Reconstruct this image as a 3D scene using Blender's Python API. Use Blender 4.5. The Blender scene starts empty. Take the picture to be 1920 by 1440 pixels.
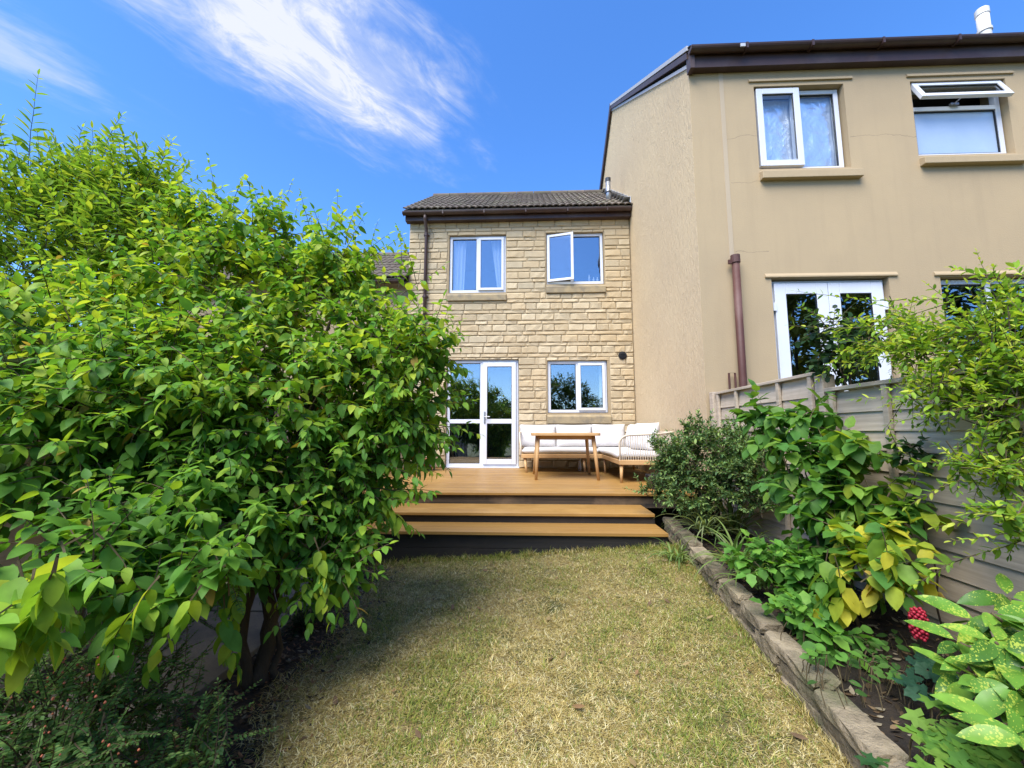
import bpy, math, random
import numpy as np
from mathutils import Vector, Matrix, noise as mnoise

# ------------------------------------------------------------------ camera, sky, sun, exposure
sc = bpy.context.scene
FPX, PITCH, YAW, CAMZ = 777.0, math.radians(6.46), math.radians(2.36), 1.25
cd = bpy.data.cameras.new('camera'); cam = bpy.data.objects.new('camera', cd); sc.collection.objects.link(cam)
cd.sensor_width = 36.0; cd.lens = 36.0 * FPX / 1920.0; cd.clip_start = 0.05; cd.clip_end = 2000
cam.location = (0, 0, CAMZ); cam.rotation_euler = (math.radians(90) + PITCH, 0, YAW)
sc.camera = cam
SUN_EL, SUN_AZ = math.radians(56), math.radians(32)      # azimuth measured from -Y (behind the camera) towards -X
sdir = Vector((-math.sin(SUN_AZ) * math.cos(SUN_EL), -math.cos(SUN_AZ) * math.cos(SUN_EL), math.sin(SUN_EL)))
sl = bpy.data.lights.new('sun', 'SUN'); sl.energy = 3.7; sl.angle = math.radians(44); sl.color = (1.0, 0.955, 0.88)
so = bpy.data.objects.new('sun', sl); sc.collection.objects.link(so)
so.rotation_euler = sdir.to_track_quat('Z', 'Y').to_euler(); so.location = sdir * 50
EXPOSURE = 1.05
SKY_STRENGTH = 0.15

def nd(nt, t, **k):
    n = nt.nodes.new(t)
    for a, b in k.items():
        if a == 'ins':
            for i, v in b.items(): n.inputs[i].default_value = v
        else: setattr(n, a, b)
    return n

w = bpy.data.worlds.new('World'); sc.world = w; w.use_nodes = True
nt = w.node_tree; nt.nodes.clear(); L = nt.links.new
sky = nd(nt, 'ShaderNodeTexSky', sky_type='NISHITA', sun_disc=False)
sky.sun_elevation = SUN_EL; sky.sun_rotation = math.atan2(sdir.x, sdir.y)
sky.altitude = 100; sky.air_density = 1.0; sky.dust_density = 0.6; sky.ozone_density = 2.5
hs = nd(nt, 'ShaderNodeHueSaturation', ins={'Saturation': 1.22, 'Value': 1.0})
L(sky.outputs[0], hs.inputs['Color'])
tn = nd(nt, 'ShaderNodeMix', data_type='RGBA', blend_type='MULTIPLY', ins={'Factor': 1.0}); L(hs.outputs[0], tn.inputs['A']); tn.inputs['B'].default_value = (0.80, 0.93, 1.15, 1)
tc = nd(nt, 'ShaderNodeTexCoord'); sp = nd(nt, 'ShaderNodeSeparateXYZ'); L(tc.outputs['Generated'], sp.inputs[0])
mz = nd(nt, 'ShaderNodeMath', operation='MAXIMUM', ins={1: 0.04}); L(sp.outputs[2], mz.inputs[0])
dx = nd(nt, 'ShaderNodeMath', operation='DIVIDE'); L(sp.outputs[0], dx.inputs[0]); L(mz.outputs[0], dx.inputs[1])
dy = nd(nt, 'ShaderNodeMath', operation='DIVIDE'); L(sp.outputs[1], dy.inputs[0]); L(mz.outputs[0], dy.inputs[1])
cv = nd(nt, 'ShaderNodeCombineXYZ'); L(dx.outputs[0], cv.inputs[0]); L(dy.outputs[0], cv.inputs[1])
def cloud(loc, ang, sx, sy, stretch, off, lo, hi, soft):
    mp = nd(nt, 'ShaderNodeMapping', vector_type='TEXTURE', ins={'Location': (loc[0], loc[1], 0), 'Rotation': (0, 0, ang), 'Scale': (sx, sy, 1)})
    L(cv.outputs[0], mp.inputs[0])
    ln = nd(nt, 'ShaderNodeVectorMath', operation='LENGTH'); L(mp.outputs[0], ln.inputs[0])
    m2 = nd(nt, 'ShaderNodeMapping', ins={'Location': off, 'Scale': stretch}); L(mp.outputs[0], m2.inputs[0])
    n1 = nd(nt, 'ShaderNodeTexNoise', ins={'Scale': 1.3, 'Detail': 12.0, 'Roughness': 0.66, 'Distortion': 1.1}); L(m2.outputs[0], n1.inputs['Vector'])
    n2 = nd(nt, 'ShaderNodeTexNoise', ins={'Scale': 1.9, 'Detail': 5.0, 'Roughness': 0.6}); L(mp.outputs[0], n2.inputs['Vector'])
    a = nd(nt, 'ShaderNodeMath', operation='MULTIPLY_ADD', ins={1: 1.3, 2: -0.65}); L(n2.outputs[0], a.inputs[0])
    s = nd(nt, 'ShaderNodeMath', operation='ADD'); L(ln.outputs['Value'], s.inputs[0]); L(a.outputs[0], s.inputs[1])
    mr = nd(nt, 'ShaderNodeMapRange', interpolation_type='SMOOTHSTEP', ins={1: 1.0 + soft * .2, 2: 0.25, 3: 0.0, 4: 1.0}); L(s.outputs[0], mr.inputs[0])
    wr = nd(nt, 'ShaderNodeMapRange', interpolation_type='SMOOTHSTEP', ins={1: lo, 2: hi, 3: 0.0, 4: 1.0}); L(n1.outputs[0], wr.inputs[0])
    core = nd(nt, 'ShaderNodeMath', operation='MULTIPLY_ADD', ins={1: 0.48}); L(mr.outputs[0], core.inputs[0]); L(wr.outputs[0], core.inputs[2])
    p = nd(nt, 'ShaderNodeMath', operation='MULTIPLY', use_clamp=True); L(core.outputs[0], p.inputs[0]); L(mr.outputs[0], p.inputs[1])
    return p
CLOUDS = [((-0.55, 0.97), math.radians(58), 0.64, 0.35, (1.7, 2.2, 1), (3.1, 1.7, 0.4), 0.34, 0.70, 0.3),
          ((-1.45, 0.80), math.radians(55), 0.50, 0.22, (1.0, 3.0, 1), (8.1, 4.7, 0.4), 0.45, 1.6, 0.3),
          ((1.9, -2.6), math.radians(40), 1.3, 0.5, (1.2, 4.0, 1), (1.1, 9.7, 2.4), 0.40, 0.75, 0.5),
          ((-3.6, -0.3), math.radians(20), 1.2, 0.5, (1.2, 4.0, 1), (5.1, 2.7, 7.4), 0.40, 0.75, 0.5)]
tot = None
for c in CLOUDS:
    p = cloud(*c)
    if tot is None: tot = p
    else:
        q = nd(nt, 'ShaderNodeMath', operation='ADD', use_clamp=True); L(tot.outputs[0], q.inputs[0]); L(p.outputs[0], q.inputs[1]); tot = q
fac = nd(nt, 'ShaderNodeMath', operation='MULTIPLY', ins={1: 0.93}); L(tot.outputs[0], fac.inputs[0])
mx = nd(nt, 'ShaderNodeMix', data_type='RGBA'); L(fac.outputs[0], mx.inputs['Factor']); L(tn.outputs['Result'], mx.inputs['A'])
mx.inputs['B'].default_value = (3.0, 3.1, 3.3, 1)
bg = nd(nt, 'ShaderNodeBackground', ins={'Strength': SKY_STRENGTH}); L(mx.outputs['Result'], bg.inputs[0])
ow = nd(nt, 'ShaderNodeOutputWorld'); L(bg.outputs[0], ow.inputs[0])

sc.view_settings.view_transform = 'Standard'; sc.view_settings.look = 'None'
sc.view_settings.exposure = EXPOSURE; sc.view_settings.gamma = 1.0; sc.view_settings.use_curve_mapping = False
sc.cycles.use_denoising = True; sc.cycles.max_bounces = 6; sc.cycles.diffuse_bounces = 3; sc.cycles.glossy_bounces = 3; sc.cycles.transparent_max_bounces = 8
sc.cycles.caustics_reflective = False; sc.cycles.caustics_refractive = False; sc.cycles.sample_clamp_indirect = 6

# ------------------------------------------------------------------ pixel directions of the photograph (1920 x 1440)
FW = np.array([-math.sin(YAW) * math.cos(PITCH), math.cos(YAW) * math.cos(PITCH), math.sin(PITCH)])
RT = np.array([math.cos(YAW), math.sin(YAW), 0.0]); UP = np.cross(RT, FW); CP = np.array([0, 0, CAMZ])
def ray(u, v): return FW + RT * (u - 960) / FPX - UP * (v - 720) / FPX
def onY(u, v, y): d = ray(u, v); return CP + d * y / d[1]
def onX(u, v, x): d = ray(u, v); return CP + d * x / d[0]
def onZ(u, v, z): d = ray(u, v); return CP + d * (z - CAMZ) / d[2]

rnd = random.Random(7)
C = sc.collection

# ------------------------------------------------------------------ helpers
def obj(name, verts, faces, mat, parent=None, smooth=False, cols=None):
    me = bpy.data.meshes.new(name)
    me.from_pydata([tuple(v) for v in verts], [], faces); me.update()
    if cols is not None:
        at = me.color_attributes.new('Col', 'FLOAT_COLOR', 'POINT')
        at.data.foreach_set('color', np.asarray(cols, dtype=np.float32).ravel())
    if smooth: me.polygons.foreach_set('use_smooth', [True] * len(me.polygons))
    if mat is not None: me.materials.append(mat)
    return link(name, me, parent)
def link(name, me, parent=None, mw=None):
    o = bpy.data.objects.new(name, me); C.objects.link(o)
    if parent is not None:
        o.parent = parent
        if parent.type == 'EMPTY': o.matrix_parent_inverse = Matrix.Translation(-parent.location)
    if mw is not None: o.matrix_basis = mw
    return o
def tag(o, label, cat, group=None):
    o['label'] = label; o['category'] = cat
    if group: o['group'] = group
    return o
def thing(name, label, cat, loc, group=None):
    o = bpy.data.objects.new(name, None); C.objects.link(o); o.location = loc; o.empty_display_size = 0.1
    return tag(o, label, cat, group)
def struct(o): o['kind'] = 'structure'; return o
def stuff(o): o['kind'] = 'stuff'; return o
def bevel(o, wd=0.004, seg=2):
    m = o.modifiers.new('bevel', 'BEVEL'); m.width = wd; m.segments = seg; m.limit_method = 'ANGLE'; return o

class MB:
    def __init__(s): s.v = []; s.f = []
    def box(s, x0, x1, y0, y1, z0, z1):
        b = len(s.v)
        s.v += [(x0,y0,z0),(x1,y0,z0),(x1,y1,z0),(x0,y1,z0),(x0,y0,z1),(x1,y0,z1),(x1,y1,z1),(x0,y1,z1)]
        s.f += [tuple(b+i for i in q) for q in ((3,2,1,0),(4,5,6,7),(0,1,5,4),(1,2,6,5),(2,3,7,6),(3,0,4,7))]
        return s
    def quad(s, a, b, c, d):
        i = len(s.v); s.v += [a, b, c, d]; s.f.append((i, i+1, i+2, i+3)); return s
    def prism(s, pts, ax, a0, a1):          # closed polygon extruded along an axis
        n = len(pts); b = len(s.v)
        def mk(p, t): return (t, p[0], p[1]) if ax == 'x' else ((p[0], t, p[1]) if ax == 'y' else (p[0], p[1], t))
        s.v += [mk(p, a0) for p in pts] + [mk(p, a1) for p in pts]
        s.f += [tuple(b + i for i in range(n))[::-1], tuple(b + n + i for i in range(n))]
        s.f += [(b+i, b+(i+1) % n, b+n+(i+1) % n, b+n+i) for i in range(n)]
        return s
    def tube(s, pts, r, seg=8, cap=True, close=False):
        pts = [Vector(p) for p in pts]; n = len(pts); rs = r if isinstance(r, (list, tuple)) else [r] * n
        b = len(s.v); ref = None
        for i, p in enumerate(pts):
            if close: t = pts[(i+1) % n] - pts[i-1]
            else: t = pts[min(i+1, n-1)] - pts[max(i-1, 0)]
            t.normalize()
            if ref is None:
                ref = t.orthogonal().normalized()
            else:
                ref = (ref - t * ref.dot(t))
                ref = ref.normalized() if ref.length > 1e-6 else t.orthogonal().normalized()
            q = t.cross(ref)
            for k in range(seg):
                a = 2 * math.pi * k / seg
                s.v.append(tuple(p + (ref * math.cos(a) + q * math.sin(a)) * rs[i]))
        m = n if close else n - 1
        for i in range(m):
            j = (i + 1) % n
            for k in range(seg):
                s.f.append((b+i*seg+k, b+i*seg+(k+1) % seg, b+j*seg+(k+1) % seg, b+j*seg+k))
        if cap and not close:
            s.f.append(tuple(b+k for k in range(seg))[::-1]); s.f.append(tuple(b+(n-1)*seg+k for k in range(seg)))
        return s
    def lathe(s, prof, c, seg=20):
        b = len(s.v); n = len(prof)
        for r, z in prof:
            for k in range(seg):
                a = 2*math.pi*k/seg; s.v.append((c[0]+r*math.cos(a), c[1]+r*math.sin(a), c[2]+z))
        for i in range(n-1):
            for k in range(seg): s.f.append((b+i*seg+k, b+i*seg+(k+1) % seg, b+(i+1)*seg+(k+1) % seg, b+(i+1)*seg+k))
        s.f.append(tuple(b+(n-1)*seg+k for k in range(seg))); s.f.append(tuple(b+k for k in range(seg))[::-1])
        return s
    def build(s, name, mat, parent=None, smooth=False): return obj(name, s.v, s.f, mat, parent, smooth)

# ------------------------------------------------------------------ materials
def mat(name, col, rough=0.7, metal=0.0, spec=0.4):
    m = bpy.data.materials.new(name); m.use_nodes = True
    b = m.node_tree.nodes['Principled BSDF']
    b.inputs['Base Color'].default_value = (*col, 1); b.inputs['Roughness'].default_value = rough
    b.inputs['Metallic'].default_value = metal; b.inputs['Specular IOR Level'].default_value = spec
    return m
def noisy(name, c1, c2, scale=5, rough=0.8, bump=0.2, bscale=60, stretch=(1, 1, 1), detail=6, c3=None, s3=1.5, metal=0, dist=0.01, spec=0.4, attr=False, lo=0.3, hi=0.7, objrand=0.0, coord='pos'):
    """two-tone noise + large-scale third tone + fine bump; attr multiplies by the Col attribute"""
    m = mat(name, c1, rough, metal, spec); nt = m.node_tree; L = nt.links.new; b = nt.nodes['Principled BSDF']
    if coord == 'pos':
        g = nd(nt, 'ShaderNodeNewGeometry'); src = g.outputs['Position']
    else:
        g = nd(nt, 'ShaderNodeTexCoord'); src = g.outputs['Object']
    mp = nd(nt, 'ShaderNodeMapping', ins={'Scale': stretch}); L(src, mp.inputs[0])
    n = nd(nt, 'ShaderNodeTexNoise', ins={'Scale': scale, 'Detail': detail, 'Roughness': 0.6}); L(mp.outputs[0], n.inputs['Vector'])
    mr = nd(nt, 'ShaderNodeMapRange', ins={1: lo, 2: hi}); L(n.outputs[0], mr.inputs[0])
    mx = nd(nt, 'ShaderNodeMix', data_type='RGBA'); mx.inputs['A'].default_value = (*c1, 1); mx.inputs['B'].default_value = (*c2, 1); L(mr.outputs[0], mx.inputs['Factor'])
    out = mx.outputs['Result']
    if c3 is not None:
        n3 = nd(nt, 'ShaderNodeTexNoise', ins={'Scale': s3, 'Detail': 5.0, 'Roughness': 0.65}); L(src, n3.inputs['Vector'])
        m3 = nd(nt, 'ShaderNodeMapRange', ins={1: 0.48, 2: 0.72}); L(n3.outputs[0], m3.inputs[0])
        x3 = nd(nt, 'ShaderNodeMix', data_type='RGBA'); L(m3.outputs[0], x3.inputs['Factor']); L(out, x3.inputs['A']); x3.inputs['B'].default_value = (*c3, 1); out = x3.outputs['Result']
    if attr:
        at = nd(nt, 'ShaderNodeAttribute', attribute_name='Col')
        xm = nd(nt, 'ShaderNodeMix', data_type='RGBA', blend_type='MULTIPLY', ins={'Factor': 1.0}); L(out, xm.inputs['A']); L(at.outputs['Color'], xm.inputs['B']); out = xm.outputs['Result']
    if objrand:
        oi = nd(nt, 'ShaderNodeObjectInfo'); r = nd(nt, 'ShaderNodeMapRange', ins={3: 1 - objrand, 4: 1 + objrand}); L(oi.outputs['Random'], r.inputs[0])
        hv = nd(nt, 'ShaderNodeHueSaturation'); L(out, hv.inputs['Color']); L(r.outputs[0], hv.inputs['Value']); out = hv.outputs['Color']
    L(out, b.inputs['Base Color'])
    nb = nd(nt, 'ShaderNodeTexNoise', ins={'Scale': bscale, 'Detail': 5.0, 'Roughness': 0.65}); L(mp.outputs[0], nb.inputs['Vector'])
    bp = nd(nt, 'ShaderNodeBump', ins={'Strength': bump, 'Distance': dist}); L(nb.outputs[0], bp.inputs['Height']); L(bp.outputs[0], b.inputs['Normal'])
    return m

M = {}
M['stone'] = noisy('stone', (0.505, 0.405, 0.255), (0.445, 0.352, 0.22), 9, 0.9, 0.45, 55, c3=(0.44, 0.345, 0.21), s3=0.9, dist=0.02, attr=True)
M['mortar'] = noisy('mortar', (0.36, 0.275, 0.165), (0.29, 0.22, 0.13), 14, 0.95, 0.4, 90)
M['tile'] = noisy('roof_tile', (0.135, 0.105, 0.078), (0.075, 0.06, 0.047), 6, 0.85, 0.5, 70, c3=(0.13, 0.125, 0.075), s3=2.2, objrand=0.22)
M['brown'] = noisy('brown_plastic', (0.058, 0.030, 0.024), (0.040, 0.022, 0.019), 3, 0.42, 0.1, 30, c3=(0.085, 0.06, 0.05), s3=1.2)
M['redbrown'] = noisy('redbrown_pipe', (0.082, 0.028, 0.020), (0.062, 0.022, 0.016), 3, 0.6, 0.1, 30, c3=(0.12, 0.06, 0.05), s3=2)
M['upvc'] = noisy('white_upvc', (0.66, 0.68, 0.73), (0.60, 0.62, 0.67), 2, 0.35, 0.03, 10)
M['sill'] = noisy('stone_sill', (0.36, 0.28, 0.16), (0.25, 0.2, 0.125), 6, 0.9, 0.5, 60, c3=(0.16, 0.14, 0.11), s3=3, dist=0.02)
M['lead'] = noisy('lead_flashing', (0.52, 0.53, 0.55), (0.42, 0.43, 0.45), 6, 0.5, 0.2, 30, metal=0.15)
M['black'] = mat('black_plastic', (0.012, 0.012, 0.013), 0.4)
M['grey_metal'] = mat('grey_metal', (0.35, 0.36, 0.38), 0.35, 0.7)
M['darkgrey'] = mat('dark_grey_enamel', (0.035, 0.04, 0.048), 0.3)
M['verge'] = mat('verge_grey', (0.40, 0.40, 0.42), 0.6)
M['cream_pipe'] = mat('cream_pipe', (0.66, 0.64, 0.60), 0.5)
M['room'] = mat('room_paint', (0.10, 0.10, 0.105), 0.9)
M['curtain'] = mat('curtain_fabric', (0.85, 0.85, 0.88), 0.9)
M['fabric'] = noisy('cushion_fabric', (0.62, 0.60, 0.585), (0.57, 0.55, 0.535), 4, 0.95, 0.12, 220, dist=0.003)
M['rope'] = mat('beige_rope', (0.55, 0.47, 0.36), 0.85)
M['teak'] = noisy('teak', (0.56, 0.35, 0.16), (0.46, 0.275, 0.115), 5, 0.55, 0.15, 40, stretch=(1, 1, 0.25), objrand=0.08)
M['terracotta'] = noisy('terracotta', (0.34, 0.13, 0.055), (0.27, 0.10, 0.045), 8, 0.85, 0.15, 60)
M['soil'] = noisy('soil', (0.040, 0.029, 0.020), (0.018, 0.014, 0.010), 26, 0.95, 0.9, 70, c3=(0.06, 0.042, 0.027), s3=6, dist=0.03)
M['slab'] = noisy('paving_slab', (0.20, 0.175, 0.135), (0.145, 0.128, 0.10), 5, 0.9, 0.4, 60, c3=(0.09, 0.09, 0.085), s3=2.5, objrand=0.12)
M['wallstone'] = noisy('wall_stone', (0.36, 0.29, 0.19), (0.17, 0.138, 0.09), 13, 0.95, 0.9, 60, c3=(0.12, 0.125, 0.06), s3=4, dist=0.025, attr=True)
M['bark'] = noisy('bark', (0.085, 0.058, 0.036), (0.04, 0.028, 0.018), 18, 0.95, 0.7, 60, stretch=(1, 1, .3), dist=0.02)
M['twig'] = noisy('twig', (0.11, 0.09, 0.04), (0.075, 0.05, 0.028), 12, 0.85, 0.2, 60)
M['foil'] = mat('silver_foil', (0.86, 0.90, 0.97), 0.28, 0.66)
M['tuft'] = mat('bottle_white', (0.8, 0.8, 0.82), 0.3)

def deck_mat(name, c1, c2, c3, rough=0.5, grain=34.0, knots=True):
    m = mat(name, c1, rough); nt = m.node_tree; L = nt.links.new; b = nt.nodes['Principled BSDF']
    g = nd(nt, 'ShaderNodeNewGeometry'); oi = nd(nt, 'ShaderNodeObjectInfo')
    ad = nd(nt, 'ShaderNodeVectorMath', operation='MULTIPLY_ADD', ins={1: (13.0, 0.0, 0.0)}); L(oi.outputs['Random'], ad.inputs[0]); L(g.outputs['Position'], ad.inputs[2])
    mp = nd(nt, 'ShaderNodeMapping', ins={'Scale': (0.9, grain, grain)}); L(ad.outputs[0], mp.inputs[0])
    n = nd(nt, 'ShaderNodeTexNoise', ins={'Scale': 1.0, 'Detail': 7.0, 'Roughness': 0.65, 'Distortion': 0.5}); L(mp.outputs[0], n.inputs['Vector'])
    mr = nd(nt, 'ShaderNodeMapRange', ins={1: 0.33, 2: 0.68}); L(n.outputs[0], mr.inputs[0])
    mx = nd(nt, 'ShaderNodeMix', data_type='RGBA'); mx.inputs['A'].default_value = (*c1, 1); mx.inputs['B'].default_value = (*c2, 1); L(mr.outputs[0], mx.inputs['Factor'])
    n3 = nd(nt, 'ShaderNodeTexNoise', ins={'Scale': 1.6, 'Detail': 5.0, 'Roughness': 0.6}); L(ad.outputs[0], n3.inputs['Vector'])
    m3 = nd(nt, 'ShaderNodeMapRange', ins={1: 0.5, 2: 0.75}); L(n3.outputs[0], m3.inputs[0])
    x3 = nd(nt, 'ShaderNodeMix', data_type='RGBA'); L(m3.outputs[0], x3.inputs['Factor']); L(mx.outputs['Result'], x3.inputs['A']); x3.inputs['B'].default_value = (*c3, 1)
    r = nd(nt, 'ShaderNodeMapRange', ins={3: 0.84, 4: 1.12}); L(oi.outputs['Random'], r.inputs[0])
    hv = nd(nt, 'ShaderNodeHueSaturation'); L(x3.outputs['Result'], hv.inputs['Color']); L(r.outputs[0], hv.inputs['Value'])
    L(hv.outputs['Color'], b.inputs['Base Color'])
    bp = nd(nt, 'ShaderNodeBump', ins={'Strength': 0.25, 'Distance': 0.004}); L(n.outputs[0], bp.inputs['Height']); L(bp.outputs[0], b.inputs['Normal'])
    return m
M['deck'] = deck_mat('deck_wood', (0.345, 0.195, 0.052), (0.235, 0.122, 0.032), (0.39, 0.23, 0.072), 0.45)
M['blackwood'] = deck_mat('black_stained_wood', (0.014, 0.013, 0.013), (0.022, 0.019, 0.017), (0.045, 0.034, 0.025), 0.7)
M['blackworn'] = deck_mat('worn_black_wood', (0.012, 0.011, 0.011), (0.085, 0.06, 0.038), (0.20, 0.14, 0.085), 0.8)

def fence_mat():
    m = mat('fence_wood', (0.3, 0.25, 0.2), 0.9); nt = m.node_tree; L = nt.links.new; b = nt.nodes['Principled BSDF']
    g = nd(nt, 'ShaderNodeNewGeometry'); oi = nd(nt, 'ShaderNodeObjectInfo')
    mp = nd(nt, 'ShaderNodeMapping', ins={'Scale': (40, 1.6, 40)}); L(g.outputs['Position'], mp.inputs[0])
    n = nd(nt, 'ShaderNodeTexNoise', ins={'Scale': 1.0, 'Detail': 7.0, 'Roughness': 0.62, 'Distortion': 0.6}); L(mp.outputs[0], n.inputs['Vector'])
    mr = nd(nt, 'ShaderNodeMapRange', ins={1: 0.3, 2: 0.7}); L(n.outputs[0], mr.inputs[0])
    mx = nd(nt, 'ShaderNodeMix', data_type='RGBA'); mx.inputs['A'].default_value = (0.58, 0.475, 0.355, 1); mx.inputs['B'].default_value = (0.39, 0.31, 0.225, 1); L(mr.outputs[0], mx.inputs['Factor'])
    n3 = nd(nt, 'ShaderNodeTexNoise', ins={'Scale': 2.4, 'Detail': 5.0, 'Roughness': 0.65}); L(g.outputs['Position'], n3.inputs['Vector'])
    m3 = nd(nt, 'ShaderNodeMapRange', ins={1: 0.5, 2: 0.75, 4: 0.7}); L(n3.outputs[0], m3.inputs[0])
    x3 = nd(nt, 'ShaderNodeMix', data_type='RGBA'); L(m3.outputs[0], x3.inputs['Factor']); L(mx.outputs['Result'], x3.inputs['A']); x3.inputs['B'].default_value = (0.31, 0.265, 0.175, 1)
    r = nd(nt, 'ShaderNodeMapRange', ins={3: 0.82, 4: 1.15}); L(oi.outputs['Random'], r.inputs[0])
    hv = nd(nt, 'ShaderNodeHueSaturation'); L(x3.outputs['Result'], hv.inputs['Color']); L(r.outputs[0], hv.inputs['Value'])
    L(hv.outputs['Color'], b.inputs['Base Color'])
    bp = nd(nt, 'ShaderNodeBump', ins={'Strength': 0.4, 'Distance': 0.005}); L(n.outputs[0], bp.inputs['Height']); L(bp.outputs[0], b.inputs['Normal'])
    return m
M['fence'] = fence_mat()

def render_mat(name, c1, c2, vert=False, cracks=()):
    m = mat(name, c1, 0.92); nt = m.node_tree; L = nt.links.new; b = nt.nodes['Principled BSDF']
    g = nd(nt, 'ShaderNodeNewGeometry')
    n = nd(nt, 'ShaderNodeTexNoise', ins={'Scale': 0.7, 'Detail': 8.0, 'Roughness': 0.62}); L(g.outputs['Position'], n.inputs['Vector'])
    mr = nd(nt, 'ShaderNodeMapRange', ins={1: 0.36, 2: 0.68}); L(n.outputs[0], mr.inputs[0])
    mx = nd(nt, 'ShaderNodeMix', data_type='RGBA'); mx.inputs['A'].default_value = (*c1, 1); mx.inputs['B'].default_value = (*c2, 1); L(mr.outputs[0], mx.inputs['Factor'])
    # rain streaks, long in z
    ms = nd(nt, 'ShaderNodeMapping', ins={'Scale': (7, 7, 0.55)}); L(g.outputs['Position'], ms.inputs[0])
    ns = nd(nt, 'ShaderNodeTexNoise', ins={'Scale': 1.0, 'Detail': 6.0, 'Roughness': 0.6}); L(ms.outputs[0], ns.inputs['Vector'])
    m4 = nd(nt, 'ShaderNodeMapRange', ins={1: 0.5, 2: 0.78, 4: 0.10 if vert else 0.24}); L(ns.outputs[0], m4.inputs[0])
    x4 = nd(nt, 'ShaderNodeMix', data_type='RGBA'); L(m4.outputs[0], x4.inputs['Factor']); L(mx.outputs['Result'], x4.inputs['A']); x4.inputs['B'].default_value = (c2[0]*.72, c2[1]*.72, c2[2]*.74, 1)
    out = x4.outputs['Result']
    if cracks:
        sep = nd(nt, 'ShaderNodeSeparateXYZ'); L(g.outputs['Position'], sep.inputs[0])
        nc = nd(nt, 'ShaderNodeTexNoise', ins={'Scale': 3.0, 'Detail': 6.0}); L(g.outputs['Position'], nc.inputs['Vector'])
        for (z0, x0, x1) in cracks:
            a = nd(nt, 'ShaderNodeMath', operation='MULTIPLY_ADD', ins={1: 0.22, 2: -0.11 - z0}); L(nc.outputs[0], a.inputs[0])
            s = nd(nt, 'ShaderNodeMath', operation='ADD'); L(sep.outputs[2], s.inputs[0]); L(a.outputs[0], s.inputs[1])
            ab = nd(nt, 'ShaderNodeMath', operation='ABSOLUTE'); L(s.outputs[0], ab.inputs[0])
            lt = nd(nt, 'ShaderNodeMath', operation='LESS_THAN', ins={1: 0.0028}); L(ab.outputs[0], lt.inputs[0])
            gx = nd(nt, 'ShaderNodeMath', operation='GREATER_THAN', ins={1: x0}); L(sep.outputs[0], gx.inputs[0])
            lx = nd(nt, 'ShaderNodeMath', operation='LESS_THAN', ins={1: x1}); L(sep.outputs[0], lx.inputs[0])
            p1 = nd(nt, 'ShaderNodeMath', operation='MULTIPLY'); L(lt.outputs[0], p1.inputs[0]); L(gx.outputs[0], p1.inputs[1])
            p2 = nd(nt, 'ShaderNodeMath', operation='MULTIPLY'); L(p1.outputs[0], p2.inputs[0]); L(lx.outputs[0], p2.inputs[1])
            p3 = nd(nt, 'ShaderNodeMath', operation='MULTIPLY', ins={1: 0.6}); L(p2.outputs[0], p3.inputs[0])
            xc = nd(nt, 'ShaderNodeMix', data_type='RGBA'); L(p3.outputs[0], xc.inputs['Factor']); L(out, xc.inputs['A']); xc.inputs['B'].default_value = (0.13, 0.105, 0.07, 1); out = xc.outputs['Result']
    L(out, b.inputs['Base Color'])
    st = (34, 34, 7.0) if vert else (60, 60, 60)
    mp = nd(nt, 'ShaderNodeMapping', ins={'Scale': st, 'Rotation': (0.12, 0, 0) if vert else (0, 0, 0)}); L(g.outputs['Position'], mp.inputs[0])
    nb = nd(nt, 'ShaderNodeTexNoise', ins={'Scale': 1.0, 'Detail': 5.0, 'Roughness': 0.6, 'Distortion': 0.8 if vert else 0}); L(mp.outputs[0], nb.inputs['Vector'])
    bp = nd(nt, 'ShaderNodeBump', ins={'Strength': 1.0 if vert else 0.4, 'Distance': 0.02 if vert else 0.006}); L(nb.outputs[0], bp.inputs['Height']); L(bp.outputs[0], b.inputs['Normal'])
    return m
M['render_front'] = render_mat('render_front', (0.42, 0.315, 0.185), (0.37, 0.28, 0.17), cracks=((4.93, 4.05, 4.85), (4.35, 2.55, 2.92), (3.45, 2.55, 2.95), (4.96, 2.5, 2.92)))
M['render_side'] = render_mat('render_side', (0.62, 0.475, 0.285), (0.56, 0.425, 0.26), vert=True)  # raised above the front tone: missing sunlight on this side put into the colour
M['render_trim'] = render_mat('render_trim', (0.41, 0.31, 0.185), (0.36, 0.275, 0.165))
M['render_pale'] = render_mat('render_pale', (0.435, 0.345, 0.235), (0.41, 0.32, 0.215))

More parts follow.
